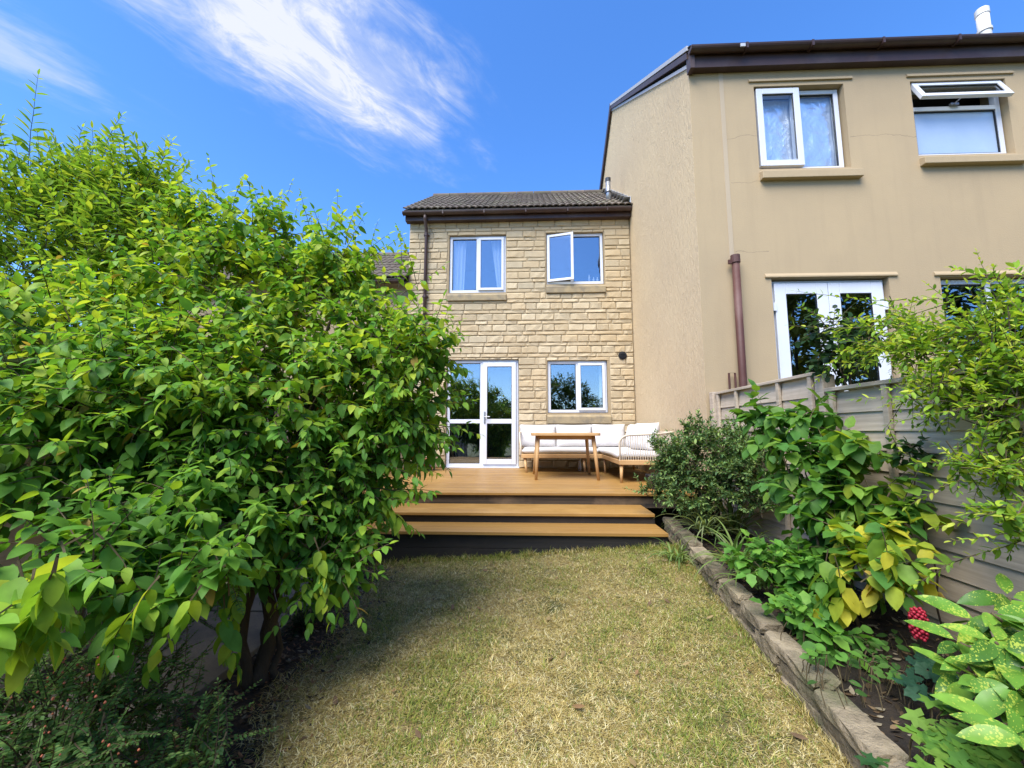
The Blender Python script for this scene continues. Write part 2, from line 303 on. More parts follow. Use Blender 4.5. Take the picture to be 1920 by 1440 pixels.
def glass_mat(name, refl, tint):
    m = bpy.data.materials.new(name); m.use_nodes = True; nt = m.node_tree; nt.nodes.clear(); L = nt.links.new
    tr = nd(nt, 'ShaderNodeBsdfTransparent', ins={'Color': (*tint, 1)}); gl = nd(nt, 'ShaderNodeBsdfGlossy', ins={'Roughness': 0.0, 'Color': (0.86, 0.93, 1.0, 1)})
    lw = nd(nt, 'ShaderNodeLayerWeight', ins={'Blend': 0.5}); fr = nd(nt, 'ShaderNodeMath', operation='POWER', ins={1: 5.0}); L(lw.outputs['Facing'], fr.inputs[0])
    ma = nd(nt, 'ShaderNodeMath', operation='MULTIPLY_ADD', use_clamp=True, ins={1: 1.0 - refl, 2: refl}); L(fr.outputs[0], ma.inputs[0])
    mx = nd(nt, 'ShaderNodeMixShader'); L(ma.outputs[0], mx.inputs[0]); L(tr.outputs[0], mx.inputs[1]); L(gl.outputs[0], mx.inputs[2])
    # faint waviness of float glass
    g = nd(nt, 'ShaderNodeNewGeometry'); n = nd(nt, 'ShaderNodeTexNoise', ins={'Scale': 2.2, 'Detail': 1.0}); L(g.outputs['Position'], n.inputs['Vector'])
    bp = nd(nt, 'ShaderNodeBump', ins={'Strength': 0.12, 'Distance': 0.01}); L(n.outputs[0], bp.inputs['Height']); L(bp.outputs[0], gl.inputs['Normal'])
    o = nd(nt, 'ShaderNodeOutputMaterial'); L(mx.outputs[0], o.inputs[0]); return m
M['glass'] = glass_mat('window_glass', 0.24, (0.80, 0.84, 0.86))
M['clear'] = glass_mat('clear_glass', 0.06, (0.93, 0.95, 0.96))
M['frosted'] = noisy('frosted_glass', (0.34, 0.44, 0.60), (0.42, 0.52, 0.66), 1.6, 0.22, 0.25, 14, spec=1.0, dist=0.004)  # sky reflection put into the pane's blue base colour

# ------------------------------------------------------------------ the ground
def gz(x, y):
    g = min(max((y - 1.7) / 2.4, 0.0), 1.0)
    return g * (0.085 + 0.07 * min(max(x, -1.8), 1.6)) + 0.012 * mnoise.noise(Vector((x * 1.7, y * 1.7, 3.1)))
def soil_edge(y):    # left edge of the grass
    return -0.98 - 0.19 * (max(y, 1.2) - 1.66) + 0.06 * math.sin(y * 2.1 + 0.6) + 0.05 * math.sin(y * 5.3)
m = mat('lawn_soil', (0.1, 0.08, 0.03), 1.0); nt2 = m.node_tree; Lk = nt2.links.new; b2 = nt2.nodes['Principled BSDF']
g2 = nd(nt2, 'ShaderNodeNewGeometry')
def ntex(scale, det=6, rg=0.6):
    n = nd(nt2, 'ShaderNodeTexNoise', ins={'Scale': scale, 'Detail': det, 'Roughness': rg}); Lk(g2.outputs['Position'], n.inputs['Vector']); return n
def nmix(fac, a, b):
    x = nd(nt2, 'ShaderNodeMix', data_type='RGBA'); Lk(fac, x.inputs['Factor'])
    for k, q in (('A', a), ('B', b)):
        if isinstance(q, tuple): x.inputs[k].default_value = (*q, 1)
        else: Lk(q, x.inputs[k])
    return x.outputs['Result']
def nrange(o, a, b): r = nd(nt2, 'ShaderNodeMapRange', ins={1: a, 2: b}); Lk(o, r.inputs[0]); return r.outputs[0]
straw = nmix(nrange(ntex(60).outputs[0], .35, .65), (0.38, 0.29, 0.12), (0.24, 0.175, 0.07))
green = nmix(nrange(ntex(70).outputs[0], .35, .65), (0.13, 0.13, 0.03), (0.075, 0.085, 0.02))
gs = nmix(nrange(ntex(2.6, 5).outputs[0], .46, .62), straw, green)
Lk(nmix(nrange(ntex(40, 8).outputs[0], .52, .7), gs, (0.06, 0.045, 0.022)), b2.inputs['Base Color'])
bp2 = nd(nt2, 'ShaderNodeBump', ins={'Strength': 1.0, 'Distance': 0.03}); Lk(ntex(90, 4).outputs[0], bp2.inputs['Height']); Lk(bp2.outputs[0], b2.inputs['Normal'])
M['lawn'] = m
M['meadow'] = noisy('far_ground', (0.10, 0.11, 0.035), (0.16, 0.14, 0.06), 3, 1.0, 0.5, 40)

gd = obj('ground', [(-300, -300, -0.16), (300, -300, -0.16), (300, 300, -0.16), (-300, 300, -0.16)], [(0, 1, 2, 3)], M['meadow']); struct(gd)
def sheet(name, fx0, fx1, y0, y1, nx, ny, zf, mt):
    v = []; f = []
    for j in range(ny + 1):
        y = y0 + (y1 - y0) * j / ny; a, b = fx0(y), fx1(y)
        for i in range(nx + 1):
            x = a + (b - a) * i / nx; v.append((x, y, zf(x, y)))
    for j in range(ny):
        for i in range(nx): k = j * (nx + 1) + i; f.append((k, k + 1, k + nx + 2, k + nx + 1))
    return obj(name, v, f, mt, None, True)
WALLX = lambda y: 1.17 + (y - 1.47) * (1.43 - 1.17) / (4.62 - 1.47)      # lawn-side face of the retaining wall
struct(sheet('lawn', lambda y: soil_edge(y), lambda y: WALLX(y) + 0.06, -5.5, 4.14, 40, 110, gz, M['lawn']))
struct(sheet('soil_border', lambda y: -2.6, lambda y: soil_edge(y) + 0.05, -5.5, 4.14, 26, 110,
             lambda x, y: gz(x, y) - 0.012 + 0.012 * mnoise.noise(Vector((x * 9, y * 9, 1))), M['soil']))
BEDZ = lambda x, y: 0.14 + 0.03 * (y - 1.5) + 0.03 * mnoise.noise(Vector((x * 4, y * 4, 8))) + 0.05 * (x - 1.5)
struct(sheet('flower_bed', lambda y: WALLX(y) + 0.06, lambda y: 2.16, -2.0, 4.97, 14, 80, BEDZ, M['soil']))
# paving beside the left border, one slab after another
pth = bpy.data.objects.new('path', None); C.objects.link(pth); pth.location = (-1.9, 1, 0); struct(pth)
y = -1.4; k = 0
while y < 4.0:
    ln = 0.60 if k % 3 else 0.45
    x0, x1 = -2.28, -1.56 + 0.015 * rnd.uniform(-1, 1); zz = gz(-1.6, y + .3) + 0.012 + rnd.uniform(-.004, .006)
    s = MB().box(x0, x1, y, min(y + ln - 0.012, 4.05), zz - 0.05, zz + 0.015).build('paving_slab', M['slab'], pth); bevel(s, 0.006)
    y += ln; k += 1
# ------------------------------------------------------------------ windows
def frame_mb(x0, x1, z0, z1, y0, y1, t, tb=None):
    tb = t if tb is None else tb
    return MB().box(x0, x0+t, y0, y1, z0, z1).box(x1-t, x1, y0, y1, z0, z1).box(x0+t, x1-t, y0, y1, z1-t, z1).box(x0+t, x1-t, y0, y1, z0, z0+tb)
def sash(win, x0, x1, z0, z1, y, t=0.05, d=0.035, glass=None, handle=None, xf=None):
    """an opening light: frame + pane, optionally swung by xf"""
    s = frame_mb(x0, x1, z0, z1, y - d, y, t).build('sash', M['upvc'], win)
    p = MB().box(x0+t-.004, x1-t+.004, y-d*.55, y-d*.45, z0+t-.004, z1-t+.004).build('pane', glass or M['glass'], win)
    gk = frame_mb(x0+t-.003, x1-t+.003, z0+t-.003, z1-t+.003, y-d*.72, y-d*.44, 0.009).build('gasket', M['black'], win)
    for o in (s, p, gk):
        if xf is not None: o.matrix_basis = xf
    bevel(s, 0.004)
    return s
def window(house, x0, x1, z0, z1, y, lights, mull=0.055, fr=0.055, glass=None):
    """outer frame as the part, its lights, mullions and panes as sub-parts; lights = list of (a, b, kind) in 0..1"""
    w_ = frame_mb(x0, x1, z0, z1, y, y + 0.065, fr).build('window', M['upvc'], house); bevel(w_, 0.004)
    W = x1 - x0
    for i, (a, b, kind) in enumerate(lights):
        xa = x0 + fr if i == 0 else x0 + a * W + mull / 2; xb = x1 - fr if i == len(lights) - 1 else x0 + b * W - mull / 2
        if i < len(lights) - 1:
            bevel(MB().box(x0 + b*W - mull/2, x0 + b*W + mull/2, y - 0.004, y + 0.06, z0 + fr, z1 - fr).build('mullion', M['upvc'], w_), 0.004)
        if kind == 'fix':
            MB().box(xa, xb, y+.028, y+.034, z0+fr, z1-fr).build('pane', glass or M['glass'], w_)
            frame_mb(xa, xb, z0+fr, z1-fr, y+.012, y+.034, 0.010).build('gasket', M['black'], w_)
        elif kind == 'sash':
            sash(w_, xa - 0.012, xb + 0.012, z0 + fr - 0.012, z1 - fr + 0.012, y - 0.002)
    return w_

def ring_wall(x0, x1, z0, z1, y0, y1, holes, mb=None):
    """a wall slab with rectangular openings, in bands so that no faces overlap"""
    mb = mb or MB()
    zs = sorted({z0, z1} | {h[2] for h in holes} | {h[3] for h in holes}); zs = [q for q in zs if z0 <= q <= z1]
    for a, b in zip(zs, zs[1:]):
        hs_ = sorted([h for h in holes if h[2] < (a+b)/2 < h[3]]); x = x0
        for h in hs_:
            if h[0] > x: mb.box(x, h[0], y0, y1, a, b)
            x = h[1]
        if x < x1: mb.box(x, x1, y0, y1, a, b)
    return mb

# ------------------------------------------------------------------ the stone house
HY = 8.25; DZ = 0.528
SX0, SX1 = -2.50, 2.09
house = thing('stone_house', 'two storey stone house with white windows and patio door behind the deck', 'house', (-0.2, 9.4, 0.4))
HOLES = [(-1.655, -0.463, 4.085, 5.33), (0.372, 1.545, 4.24, 5.345), (0.372, 1.562, 1.60, 2.655), (-1.66, -0.205, 0.50, 2.685)]
wall = ring_wall(SX0, SX1, 0.2, 5.72, HY, HY + 0.28, HOLES).build('wall', M['mortar'], house)
# stone blocks in alternating tall and thin courses
def block_variant(seed, rough):
    r = random.Random(seed); nx, nz = 6, 4; v = []; f = []
    for j in range(nz):
        for i in range(nx):
            fx = (0, .055, .32, .68, .945, 1)[i]; fz = (0, .13, .87, 1)[j]
            edge = i in (0, nx-1) or j in (0, nz-1)
            dpt = 0.0 if edge else -(0.009 + rough * r.uniform(-.35, 1.0) * 0.017)
            x = fx if edge and i in (0, nx-1) else fx + r.uniform(-.035, .035)
            z = fz if edge and j in (0, nz-1) else fz + r.uniform(-.05, .05)
            v.append((x, dpt, z))
    for j in range(nz-1):
        for i in range(nx-1):
            k = j*nx+i; q = (k, k+1, k+nx+1, k+nx)
            if r.random() < .5: f += [(q[0], q[1], q[2]), (q[0], q[2], q[3])]
            else: f += [(q[0], q[1], q[3]), (q[1], q[2], q[3])]
    t = r.uniform(.90, 1.08); warm = r.uniform(-.035, .035)
    if r.random() < .10: t *= .88
    col = [(t*(1+warm), t, t*(1-warm*1.5), 1)] * len(v)
    me = bpy.data.meshes.new('stone_block'); me.from_pydata(v, [], f); me.update()
    at = me.color_attributes.new('Col', 'FLOAT_COLOR', 'POINT'); at.data.foreach_set('color', np.array(col, dtype=np.float32).ravel())
    me.materials.append(M['stone']); return me, v, f, col
VAR_S = [block_variant(i, .28) for i in range(14)]; VAR_R = [block_variant(50+i, .8) for i in range(18)]
blocked = [(h[0]-.0, h[1]+.0, h[2], h[3]) for h in HOLES]
blocked[0] = (-1.685, -0.455, 3.90, 5.33); blocked[1] = (0.355, 1.57, 4.04, 5.345); blocked[2] = (0.355, 1.615, 1.385, 2.655)
blocks = []
z = 5.70; k = 0; thin = True
hts = []
while z > 0.42:
    h = (rnd.uniform(.060, .072) if thin else rnd.uniform(.132, .152))
    hts.append((z - h, z)); z -= h + 0.009; thin = not thin
for (za, zb) in hts:
    h = zb - za
    def place(xa, xb, za, zb):
        if zb - za < 0.03 or xb - xa < 0.03: return
        x = xa - rnd.uniform(0, .15) if xa == SX0 else xa
        while x < xb:
            ln = rnd.uniform(.21, .38) if h > .1 else rnd.uniform(.24, .62)
            e = x + ln
            if xb - e < 0.11: e = xb
            a = max(x, xa)
            if e - a > .02: blocks.append((a, min(e, xb) - 0.009, za, zb))
            x = e
    xs = sorted({SX0, SX1} | {b for bl in blocked for b in bl[:2] if bl[2] < zb and bl[3] > za})
    # merge neighbouring free intervals
    segs = []
    for a, b in zip(xs, xs[1:]):
        lo, hi = za, zb
        for bl in blocked:
            if bl[0] < (a+b)/2 < bl[1] and bl[2] < zb and bl[3] > za:
                if bl[3] < zb and bl[2] <= za: lo = max(lo, bl[3])
                elif bl[2] > za and bl[3] >= zb: hi = min(hi, bl[2])
                else: lo, hi = 0, 0
        segs.append((a, b, lo, hi))
    cur = None
    for s_ in segs + [None]:
        if s_ is not None and cur is not None and s_[2:] == cur[2:]: cur = (cur[0], s_[1], cur[2], cur[3])
        else:
            if cur is not None: place(*cur)
            cur = s_
blocks.sort(key=lambda b: -(b[1]-b[0]) * (b[3]-b[2]))
jv, jf, jc = [], [], []
for i, (a, b, c, d) in enumerate(blocks):
    pr = 0.25 + 0.55 * (1 if (c < 4.1) else 0) * min(1, max(0, (a + 2.2) / 2.2)) + (0.25 if c < 3.8 else 0)
    me, v, f, cl = rnd.choice(VAR_R if rnd.random() < pr else VAR_S)
    yo = HY - rnd.uniform(.001, .006)
    if i < 300:
        link('stone_block', me, wall, Matrix.Translation((a, yo, c)) @ Matrix.Diagonal((b-a, 1, d-c, 1)))
    else:
        n0 = len(jv); jv += [(a+(b-a)*p[0], yo+p[1], c+(d-c)*p[2]) for p in v]; jf += [tuple(n0+q for q in t) for t in f]; jc += cl
stuff(obj('small_stone_blocks', jv, jf, M['stone'], wall, cols=jc))

# inside: floors and dark room walls so that the panes show depth
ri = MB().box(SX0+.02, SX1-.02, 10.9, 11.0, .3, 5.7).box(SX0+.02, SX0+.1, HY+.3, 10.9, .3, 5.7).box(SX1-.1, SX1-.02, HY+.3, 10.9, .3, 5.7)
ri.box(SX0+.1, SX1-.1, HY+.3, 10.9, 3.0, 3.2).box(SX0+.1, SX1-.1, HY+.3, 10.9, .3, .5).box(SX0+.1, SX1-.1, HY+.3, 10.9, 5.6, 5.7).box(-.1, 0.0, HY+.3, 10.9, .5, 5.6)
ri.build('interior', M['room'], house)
WY = HY + 0.045
def curtain(win, x0, x1, z0, z1, y, taper=0.0):
    v = []; f = []; n = 28
    for j in range(7):
        t = j / 6
        for i in range(n + 1):
            s_ = i / n; xx = x0 + (x1 - x0) * s_ * (1 - taper * t)
            if taper < 0: xx = x1 - (x1 - x0) * (1 - s_) * (1 + taper * t)
            v.append((xx, y + .025 * math.sin(s_ * 22) + .008 * math.sin(s_*7+t*3), z1 - (z1 - z0) * t))
    for j in range(6):
        for i in range(n): q = j*(n+1)+i; f.append((q, q+1, q+n+2, q+n+1))
    return obj('curtain', v, f, M['curtain'], win, True)
w1 = window(house, -1.648, -0.470, 4.10, 5.322, WY, [(0, .5, 'fix'), (.5, 1, 'sash')])
curtain(w1, -1.62, -1.32, 4.05, 5.35, WY + .11, 0.15); curtain(w1, -0.80, -0.50, 4.05, 5.35, WY + .11, -0.55)
w2 = window(house, 0.379, 1.538, 4.255, 5.338, WY, [(0, .45, 'open'), (.45, 1, 'fix')])
xa, xb = 0.379 + .02, 0.379 + .45 * 1.159 + .04
piv = Matrix.Translation((xa, WY - .01, 0)) @ Matrix.Rotation(math.radians(-15), 4, 'Z') @ Matrix.Translation((-xa, -(WY - .01), 0))
# side-hung light swung outwards, hinged on its left
sash(w2, xa, xb, 4.255 + .04, 5.338 - .04, WY - .01, xf=piv)
for i, bx_ in enumerate((1.27, 1.36, 1.44)):      # toiletries on the inner sill
    MB().lathe([(.022, 0), (.022, .1 + .05 * (i == 0)), (.010, .12 + .05 * (i == 0)), (.010, .15 + .05 * (i == 0))], (bx_, WY + .14, 4.30), 10).build('toiletry_bottle', M['tuft'], w2, True)
w3 = window(house, 0.379, 1.555, 1.612, 2.648, WY, [(0, .5, 'fix'), (.5, 1, 'sash')])
curtain(w3, 1.42, 1.53, 1.6, 2.66, WY + .11, 0)
for (x0, x1, zb, zt) in ((-1.68, -0.458, 3.905, 4.095), (0.36, 1.568, 4.045, 4.25), (0.36, 1.61, 1.39, 1.605)):
    sm = MB().prism([(HY + .05, zt), (HY - .055, zt - .075), (HY - .055, zb), (HY + .05, zb)], 'x', x0, x1).build('window_sill', M['sill'], house); bevel(sm, .008)
# patio door: fixed side light on the left, door leaf on the right, one mid rail
pd = frame_mb(-1.652, -0.213, 0.531, 2.678, WY, WY + .07, .058, .075).build('patio_door', M['upvc'], house); bevel(pd, .004)
bevel(MB().box(-0.985, -0.915, WY - .004, WY + .06, 0.606, 2.62).build('mullion', M['upvc'], pd), .004)
zm = 1.44
bevel(MB().box(-1.594, -0.985, WY + .002, WY + .055, zm - .04, zm + .04).build('mid_rail', M['upvc'], pd), .004)
for (z0, z1) in ((0.606, zm - .04), (zm + .04, 2.62)):
    MB().box(-1.594, -0.985, WY+.028, WY+.034, z0, z1).build('pane', M['glass'], pd)
    frame_mb(-1.594, -0.985, z0, z1, WY+.012, WY+.034, .01).build('gasket', M['black'], pd)
lf = frame_mb(-0.925, -0.262, 0.598, 2.628, WY - .038, WY - .004, .085, .10).box(-0.84, -0.347, WY-.038, WY-.004, zm-.045, zm+.045).build('door_leaf', M['upvc'], pd); bevel(lf, .005)
for (z0, z1) in ((0.698, zm-.045), (zm+.045, 2.543)):
    MB().box(-0.844, -0.343, WY-.024, WY-.018, z0, z1).build('pane', M['glass'], pd)
    frame_mb(-0.842, -0.345, z0, z1, WY-.031, WY-.016, .01).build('gasket', M['black'], pd)
MB().box(-0.90, -0.872, WY-.052, WY-.038, 1.40, 1.63).tube([(-0.886, WY-.05, 1.53), (-0.886, WY-.085, 1.53), (-0.78, WY-.085, 1.53)], .009, 8).build('door_handle', M['grey_metal'], pd)
MB().box(-1.67, -0.195, HY-.04, WY+.02, .529, .549).build('threshold', M['upvc'], pd)
# round wall vent
vx, vz = 1.868, 2.743
vt = MB(); n = 24
vt.tube([(vx, HY-.001, vz), (vx, HY-.03, vz)], .082, n).tube([(vx, HY-.03, vz), (vx, HY-.045, vz)], [.066, .058], n)
for q in (-.03, 0, .03): vt.box(vx-.045, vx+.045, HY-.055, HY-.045, vz+q-.006, vz+q+.006)
vt.build('vent_cover', M['black'], house)
# roof: tiles laid one by one over a roof deck
PIT = math.atan2(7.55 - 5.78, 10.5 - 7.98)
def tile_mesh(name, wd=.262, ln=.40, segs=12):
    v = []; f = []
    for (yy, dz) in ((0, 0.018), (0, 0.0), (ln, 0.0)):
        for i in range(segs+1):
            t = i/segs; zz = .020*math.cos(t*4*math.pi) * (1 if True else 0)
            zz = .024 * (abs(math.cos(t*2*math.pi)) ** .8) - .006
            if yy == 0 and dz == 0: v.append((t*wd, .002, zz + .002 - .018))
            elif yy == 0: v.append((t*wd, 0, zz + .006))
            else: v.append((t*wd, ln, zz - .010))
    s1 = segs+1
    for i in range(segs):
        f.append((s1+i, s1+i+1, i+1, i)); f.append((i, i+1, 2*s1+i+1, 2*s1+i))
    me = bpy.data.meshes.new(name); me.from_pydata(v, [], f); me.update(); me.materials.append(M['tile']); return me, v, f
TM, TV, TF = tile_mesh('roof_tile')
roof = MB().prism([(7.98, 5.745), (7.98, 5.765), (10.5, 7.53), (13.0, 5.77), (13.0, 5.745), (10.5, 7.50)], 'x', SX0 - .06, SX1).build('roof', M['tile'], house)
def lay(parent, x0, x1, ye, ze, pit, rows, objects=True, mirror=False, gauge=.325):
    n = int(math.ceil((x1 - x0) / .262)); jv, jf = [], []
    for r in range(rows):
        for c in range(n):
            s_ = r * gauge
            mw = Matrix.Translation((x0 + c*.262 + rnd.uniform(-.003, .003), ye + s_*math.cos(pit), ze + s_*math.sin(pit) + rnd.uniform(0, .004))) @ Matrix.Rotation(pit, 4, 'X') @ Matrix.Rotation(rnd.uniform(-.006, .006), 4, 'Z')
            if objects: link('roof_tile', TM, parent, mw)
            else:
                k0 = len(jv); jv += [tuple(mw @ Vector(p)) for p in TV]; jf += [tuple(k0+q for q in t) for t in TF]
    if not objects: stuff(obj('roof_tiles', jv, jf, M['tile'], parent))
lay(roof, SX0 - .07, SX1 - .01, 7.95, 5.785, PIT, 10)
x = SX0 - .05
while x < SX1 - .1:      # ridge tiles
    rt_ = MB().tube([(x, 10.5, 7.535), (x + .44, 10.5, 7.535)], .105, 12).build('ridge_tile', M['tile'], roof); x += .45
# fascia, gutter, downpipe
def gutter_mb(x0, x1, y, z, r):
    mb = MB(); n = 10; pr = []
    for i in range(n+1):
        a = math.pi + math.pi*i/n; pr.append((y + r*math.cos(a), z + r*math.sin(a)))
    inn = [(y + (r-.006)*math.cos(math.pi + math.pi*i/n), z + (r-.006)*math.sin(math.pi + math.pi*i/n)) for i in range(n, -1, -1)]
    return mb.prism(pr + inn, 'x', x0, x1)
MB().box(SX0-.06, SX1-.002, 8.10, HY-.004, 5.60, 5.745).build('fascia', M['brown'], house)
gt = gutter_mb(SX0-.09, SX1-.004, 8.035, 5.745, .062).build('gutter', M['brown'], house)
for gx in (-1.75, -.9, -.05, .8, 1.6): MB().box(gx-.012, gx+.012, 7.968, 8.10, 5.676, 5.752).build('gutter_bracket', M['brown'], gt)
MB().box(SX0-.092, SX0-.088, 7.972, 8.098, 5.69, 5.745).build('gutter_end', M['brown'], gt)
dpm = MB().tube([(-2.13, 8.035, 5.70), (-2.13, 8.035, 5.60), (-2.13, 8.16, 5.46), (-2.13, 8.18, 5.30), (-2.13, 8.18, .55)], .034, 12).build('downpipe', M['brown'], house, True)
for zz in (5.33, 4.0, 2.6, 1.2): MB().tube([(-2.13, 8.18, zz-.03), (-2.13, 8.18, zz+.03)], .042, 12).box(-2.19, -2.07, 8.19, 8.245, zz-.012, zz+.012).build('pipe_clip', M['brown'], dpm)
# flue and stepped lead flashing against the taller house
fx, fy = 1.78, 8.75; fz = 5.785 + (fy-7.95)*math.tan(PIT)
fl = MB().tube([(fx, fy, fz-.1), (fx, fy, fz+.42)], .055, 16).build('flue', M['grey_metal'], house, True)
MB().tube([(fx, fy, fz+.15), (fx, fy, fz+.18)], .066, 16).tube([(fx, fy, fz+.42), (fx, fy, fz+.50)], .060, 16).build('flue_cap', M['darkgrey'], fl)
for i in range(9):
    yy = 8.05 + i*.27; zz = 5.80 + (yy-7.95)*math.tan(PIT)
    MB().prism([(yy, zz), (yy+.28, zz+.28*math.tan(PIT)), (yy+.28, zz+.28*math.tan(PIT)+.10), (yy, zz+.13)], 'x', SX1-.012, SX1+.004).box(SX1-.14, SX1-.012, yy, yy+.26, zz+.030+.09, zz+.036+.09).build('flashing', M['lead'], house)

# ------------------------------------------------------------------ lower stone house on the left
hl = thing('neighbouring_house', 'lower stone house with brown tiled roof behind the green shrub', 'house', (-5.0, 10.0, 0.2))
MB().box(-7.6, SX0-.004, 8.3, 12.6, 0.1, 4.36).build('wall', M['stone'] if False else M['mortar'], hl)
pl_ = math.atan2(5.93-4.36, 10.5-8.05)
rl = MB().prism([(8.05, 4.33), (8.05, 4.35), (10.5, 5.90), (12.9, 4.35), (12.9, 4.33), (10.5, 5.87)], 'x', -7.7, SX0-.01).build('roof', M['tile'], hl)
lay(rl, -7.7, SX0-.02, 8.02, 4.37, pl_, 9, objects=False)
MB().tube([(-7.7, 10.5, 5.90), (SX0-.02, 10.5, 5.90)], .10, 12).build('ridge', M['tile'], rl)
gutter_mb(-7.7, SX0-.02, 8.06, 4.30, .06).build('gutter', M['brown'], hl)

# ------------------------------------------------------------------ taller rendered house on the right
NY = 5.0; NX0, NX1 = 2.10, 9.6
hn = thing('rendered_house', 'tall beige rendered house on the right with brown gutter and white windows', 'house', (5.6, 8.0, 0.1))
NH = [(2.91, 4.03, 4.52, 5.66), (4.85, 6.0, 4.65, 5.66), (2.955, 4.335, 0.95, 3.10), (4.93, 6.15, 2.05, 3.085)]
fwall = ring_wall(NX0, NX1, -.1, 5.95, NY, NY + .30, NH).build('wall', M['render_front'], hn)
EZ, RZ, RY, BY = 6.10, 9.30, 9.55, 14.0
# side wall with its gable
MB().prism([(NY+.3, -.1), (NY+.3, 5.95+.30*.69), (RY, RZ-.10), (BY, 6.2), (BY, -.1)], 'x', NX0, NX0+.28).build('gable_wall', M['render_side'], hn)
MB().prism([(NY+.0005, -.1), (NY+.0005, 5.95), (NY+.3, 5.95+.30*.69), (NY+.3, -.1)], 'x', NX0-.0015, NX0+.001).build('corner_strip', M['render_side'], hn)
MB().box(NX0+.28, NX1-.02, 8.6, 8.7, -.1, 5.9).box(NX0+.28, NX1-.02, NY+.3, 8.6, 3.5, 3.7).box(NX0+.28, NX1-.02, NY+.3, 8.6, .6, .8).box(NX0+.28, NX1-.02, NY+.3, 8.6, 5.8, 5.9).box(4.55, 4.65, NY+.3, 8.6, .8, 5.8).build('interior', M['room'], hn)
MB().box(NX1-.28, NX1, NY+.3, BY, -.1, 5.95).build('end_wall', M['render_side'], hn)
npit = math.atan2(RZ - EZ, RY - 4.78)
nroof = MB().prism([(4.84, EZ-.06), (4.84, EZ-.045), (RY, RZ-.03), (BY+.2, 6.25), (BY+.2, 6.23), (RY, RZ-.06)], 'x', NX0-.03, NX1).build('roof', M['tile'], hn)
lay(nroof, NX0-.045, NX1, 4.83, EZ-.022, npit, 18, objects=False)
# verge: pale capping up the front slope, brown board down the back
u_ = Vector((0, RY - 4.85, RZ - EZ)).normalized()
def strip(a, b, wx0, wx1, up0, up1):
    (ya, za), (yb, zb) = a, b
    return MB().prism([(ya, za+up0), (yb, zb+up0), (yb, zb+up1), (ya, za+up1)], 'x', wx0, wx1)
strip((4.90, EZ+.03), (RY, RZ), NX0-.055, NX0-.032, -.02, .045).build('verge_cap', M['verge'], hn)
strip((4.93, EZ+.03), (RY, RZ), NX0-.048, NX0-.004, -.11, -.022).build('verge_board', M['brown'], hn)
strip((5.02, EZ+.03), (RY, RZ), NX0-.020, NX0-.002, -.165, -.112).build('verge_trim', M['verge'], hn)
strip((RY, RZ+.05), (BY, 6.30), NX0-.06, NX0-.003, -.20, .0).build('back_verge_board', M['brown'], hn)
# box eaves, fascia and gutter
MB().box(NX0+.03, NX1, 4.90, NY-.003, 5.865, 6.085).build('fascia', M['brown'], hn)
MB().prism([(4.87, 5.84), (4.99, 5.84), (4.99, 6.08), (4.87, 6.10)], 'x', NX0-.03, NX0+.028).build('eaves_end', M['brown'], hn)
g_ = gutter_mb(NX0-.035, NX1, 4.850, 6.082, .062).build('gutter', M['brown'], hn)
for gx in (2.75, 3.55, 4.4, 5.3, 6.2): MB().box(gx-.014, gx+.014, 4.784, 4.90, 6.01, 6.088).build('gutter_bracket', M['brown'], g_)
MB().box(2.66, 2.72, 4.775, 4.79, 6.02, 6.06).build('gutter_clip', M['lead'], g_)
MB().box(NX0-.038, NX0-.034, 4.79, 4.90, 6.03, 6.08).build('gutter_end', M['brown'], g_)
# boiler flue on the roof
fzz = EZ + (5.9-4.76)*math.tan(npit)
MB().tube([(6.89, 5.9, fzz-.1), (6.89, 5.9, 7.60)], .072, 20).build('flue_pipe', M['cream_pipe'], hn, True)
MB().tube([(6.89, 5.9, 7.50), (6.89, 5.9, 7.59)], .080, 20).build('flue_collar', M['cream_pipe'], hn)
MB().tube([(6.89, 5.9, 7.22), (6.89, 5.9, 7.26)], .085, 20).build('flue_collar', M['cream_pipe'], hn)
# lintel drips, sills
for (x0, x1, zz) in ((2.845, 4.14, 5.735), (4.81, 6.1, 5.735), (2.88, 4.435, 3.125), (4.86, 6.25, 3.12)):
    MB().prism([(NY+.001, zz+.035), (NY-.022, zz-.004), (NY-.022, zz-.020), (NY+.001, zz-.020)], 'x', x0, x1).build('lintel_drip', M['render_trim'], hn)
for (x0, x1, zb, zt) in ((2.905, 4.115, 4.36, 4.515), (4.85, 6.065, 4.50, 4.645)):
    bevel(MB().prism([(NY+.09, zt), (NY-.075, zt-.06), (NY-.075, zb), (NY+.05, zb)], 'x', x0, x1).build('window_sill', M['render_trim'], hn), .006)
VY = NY + .075
nw1 = window(hn, 2.935, 4.005, 4.535, 5.645, VY, [(0, .48, 'open'), (.48, 1, 'fix')], glass=M['clear'])
sash(nw1, 2.945, 2.935 + .48*1.07 + .035, 4.575, 5.640, VY - .012, t=.075, d=.05, glass=M['clear'])
def foil(x0, x1, z0, z1, y, seed):
    v = []; f = []; nx, nz = 26, 44; r = random.Random(seed)
    for j in range(nz+1):
        for i in range(nx+1):
            p = Vector((i/nx*3.2 + seed, j/nz*5.5, 0)); d = .010*mnoise.noise(p*1.1) + .006*abs(mnoise.noise(p*2.2 + Vector((5, 1, 0)))) + .0022*abs(mnoise.noise(p*4.5))
            v.append((x0 + (x1-x0)*i/nx, y + d, z0 + (z1-z0)*j/nz))
    for j in range(nz):
        for i in range(nx): q = j*(nx+1)+i; f += [(q, q+1, q+nx+2), (q, q+nx+2, q+nx+1)] if (i+j) % 2 else [(q, q+1, q+nx+1), (q+1, q+nx+2, q+nx+1)]
    return obj('foil_lining', v, f, M['foil'], nw1)
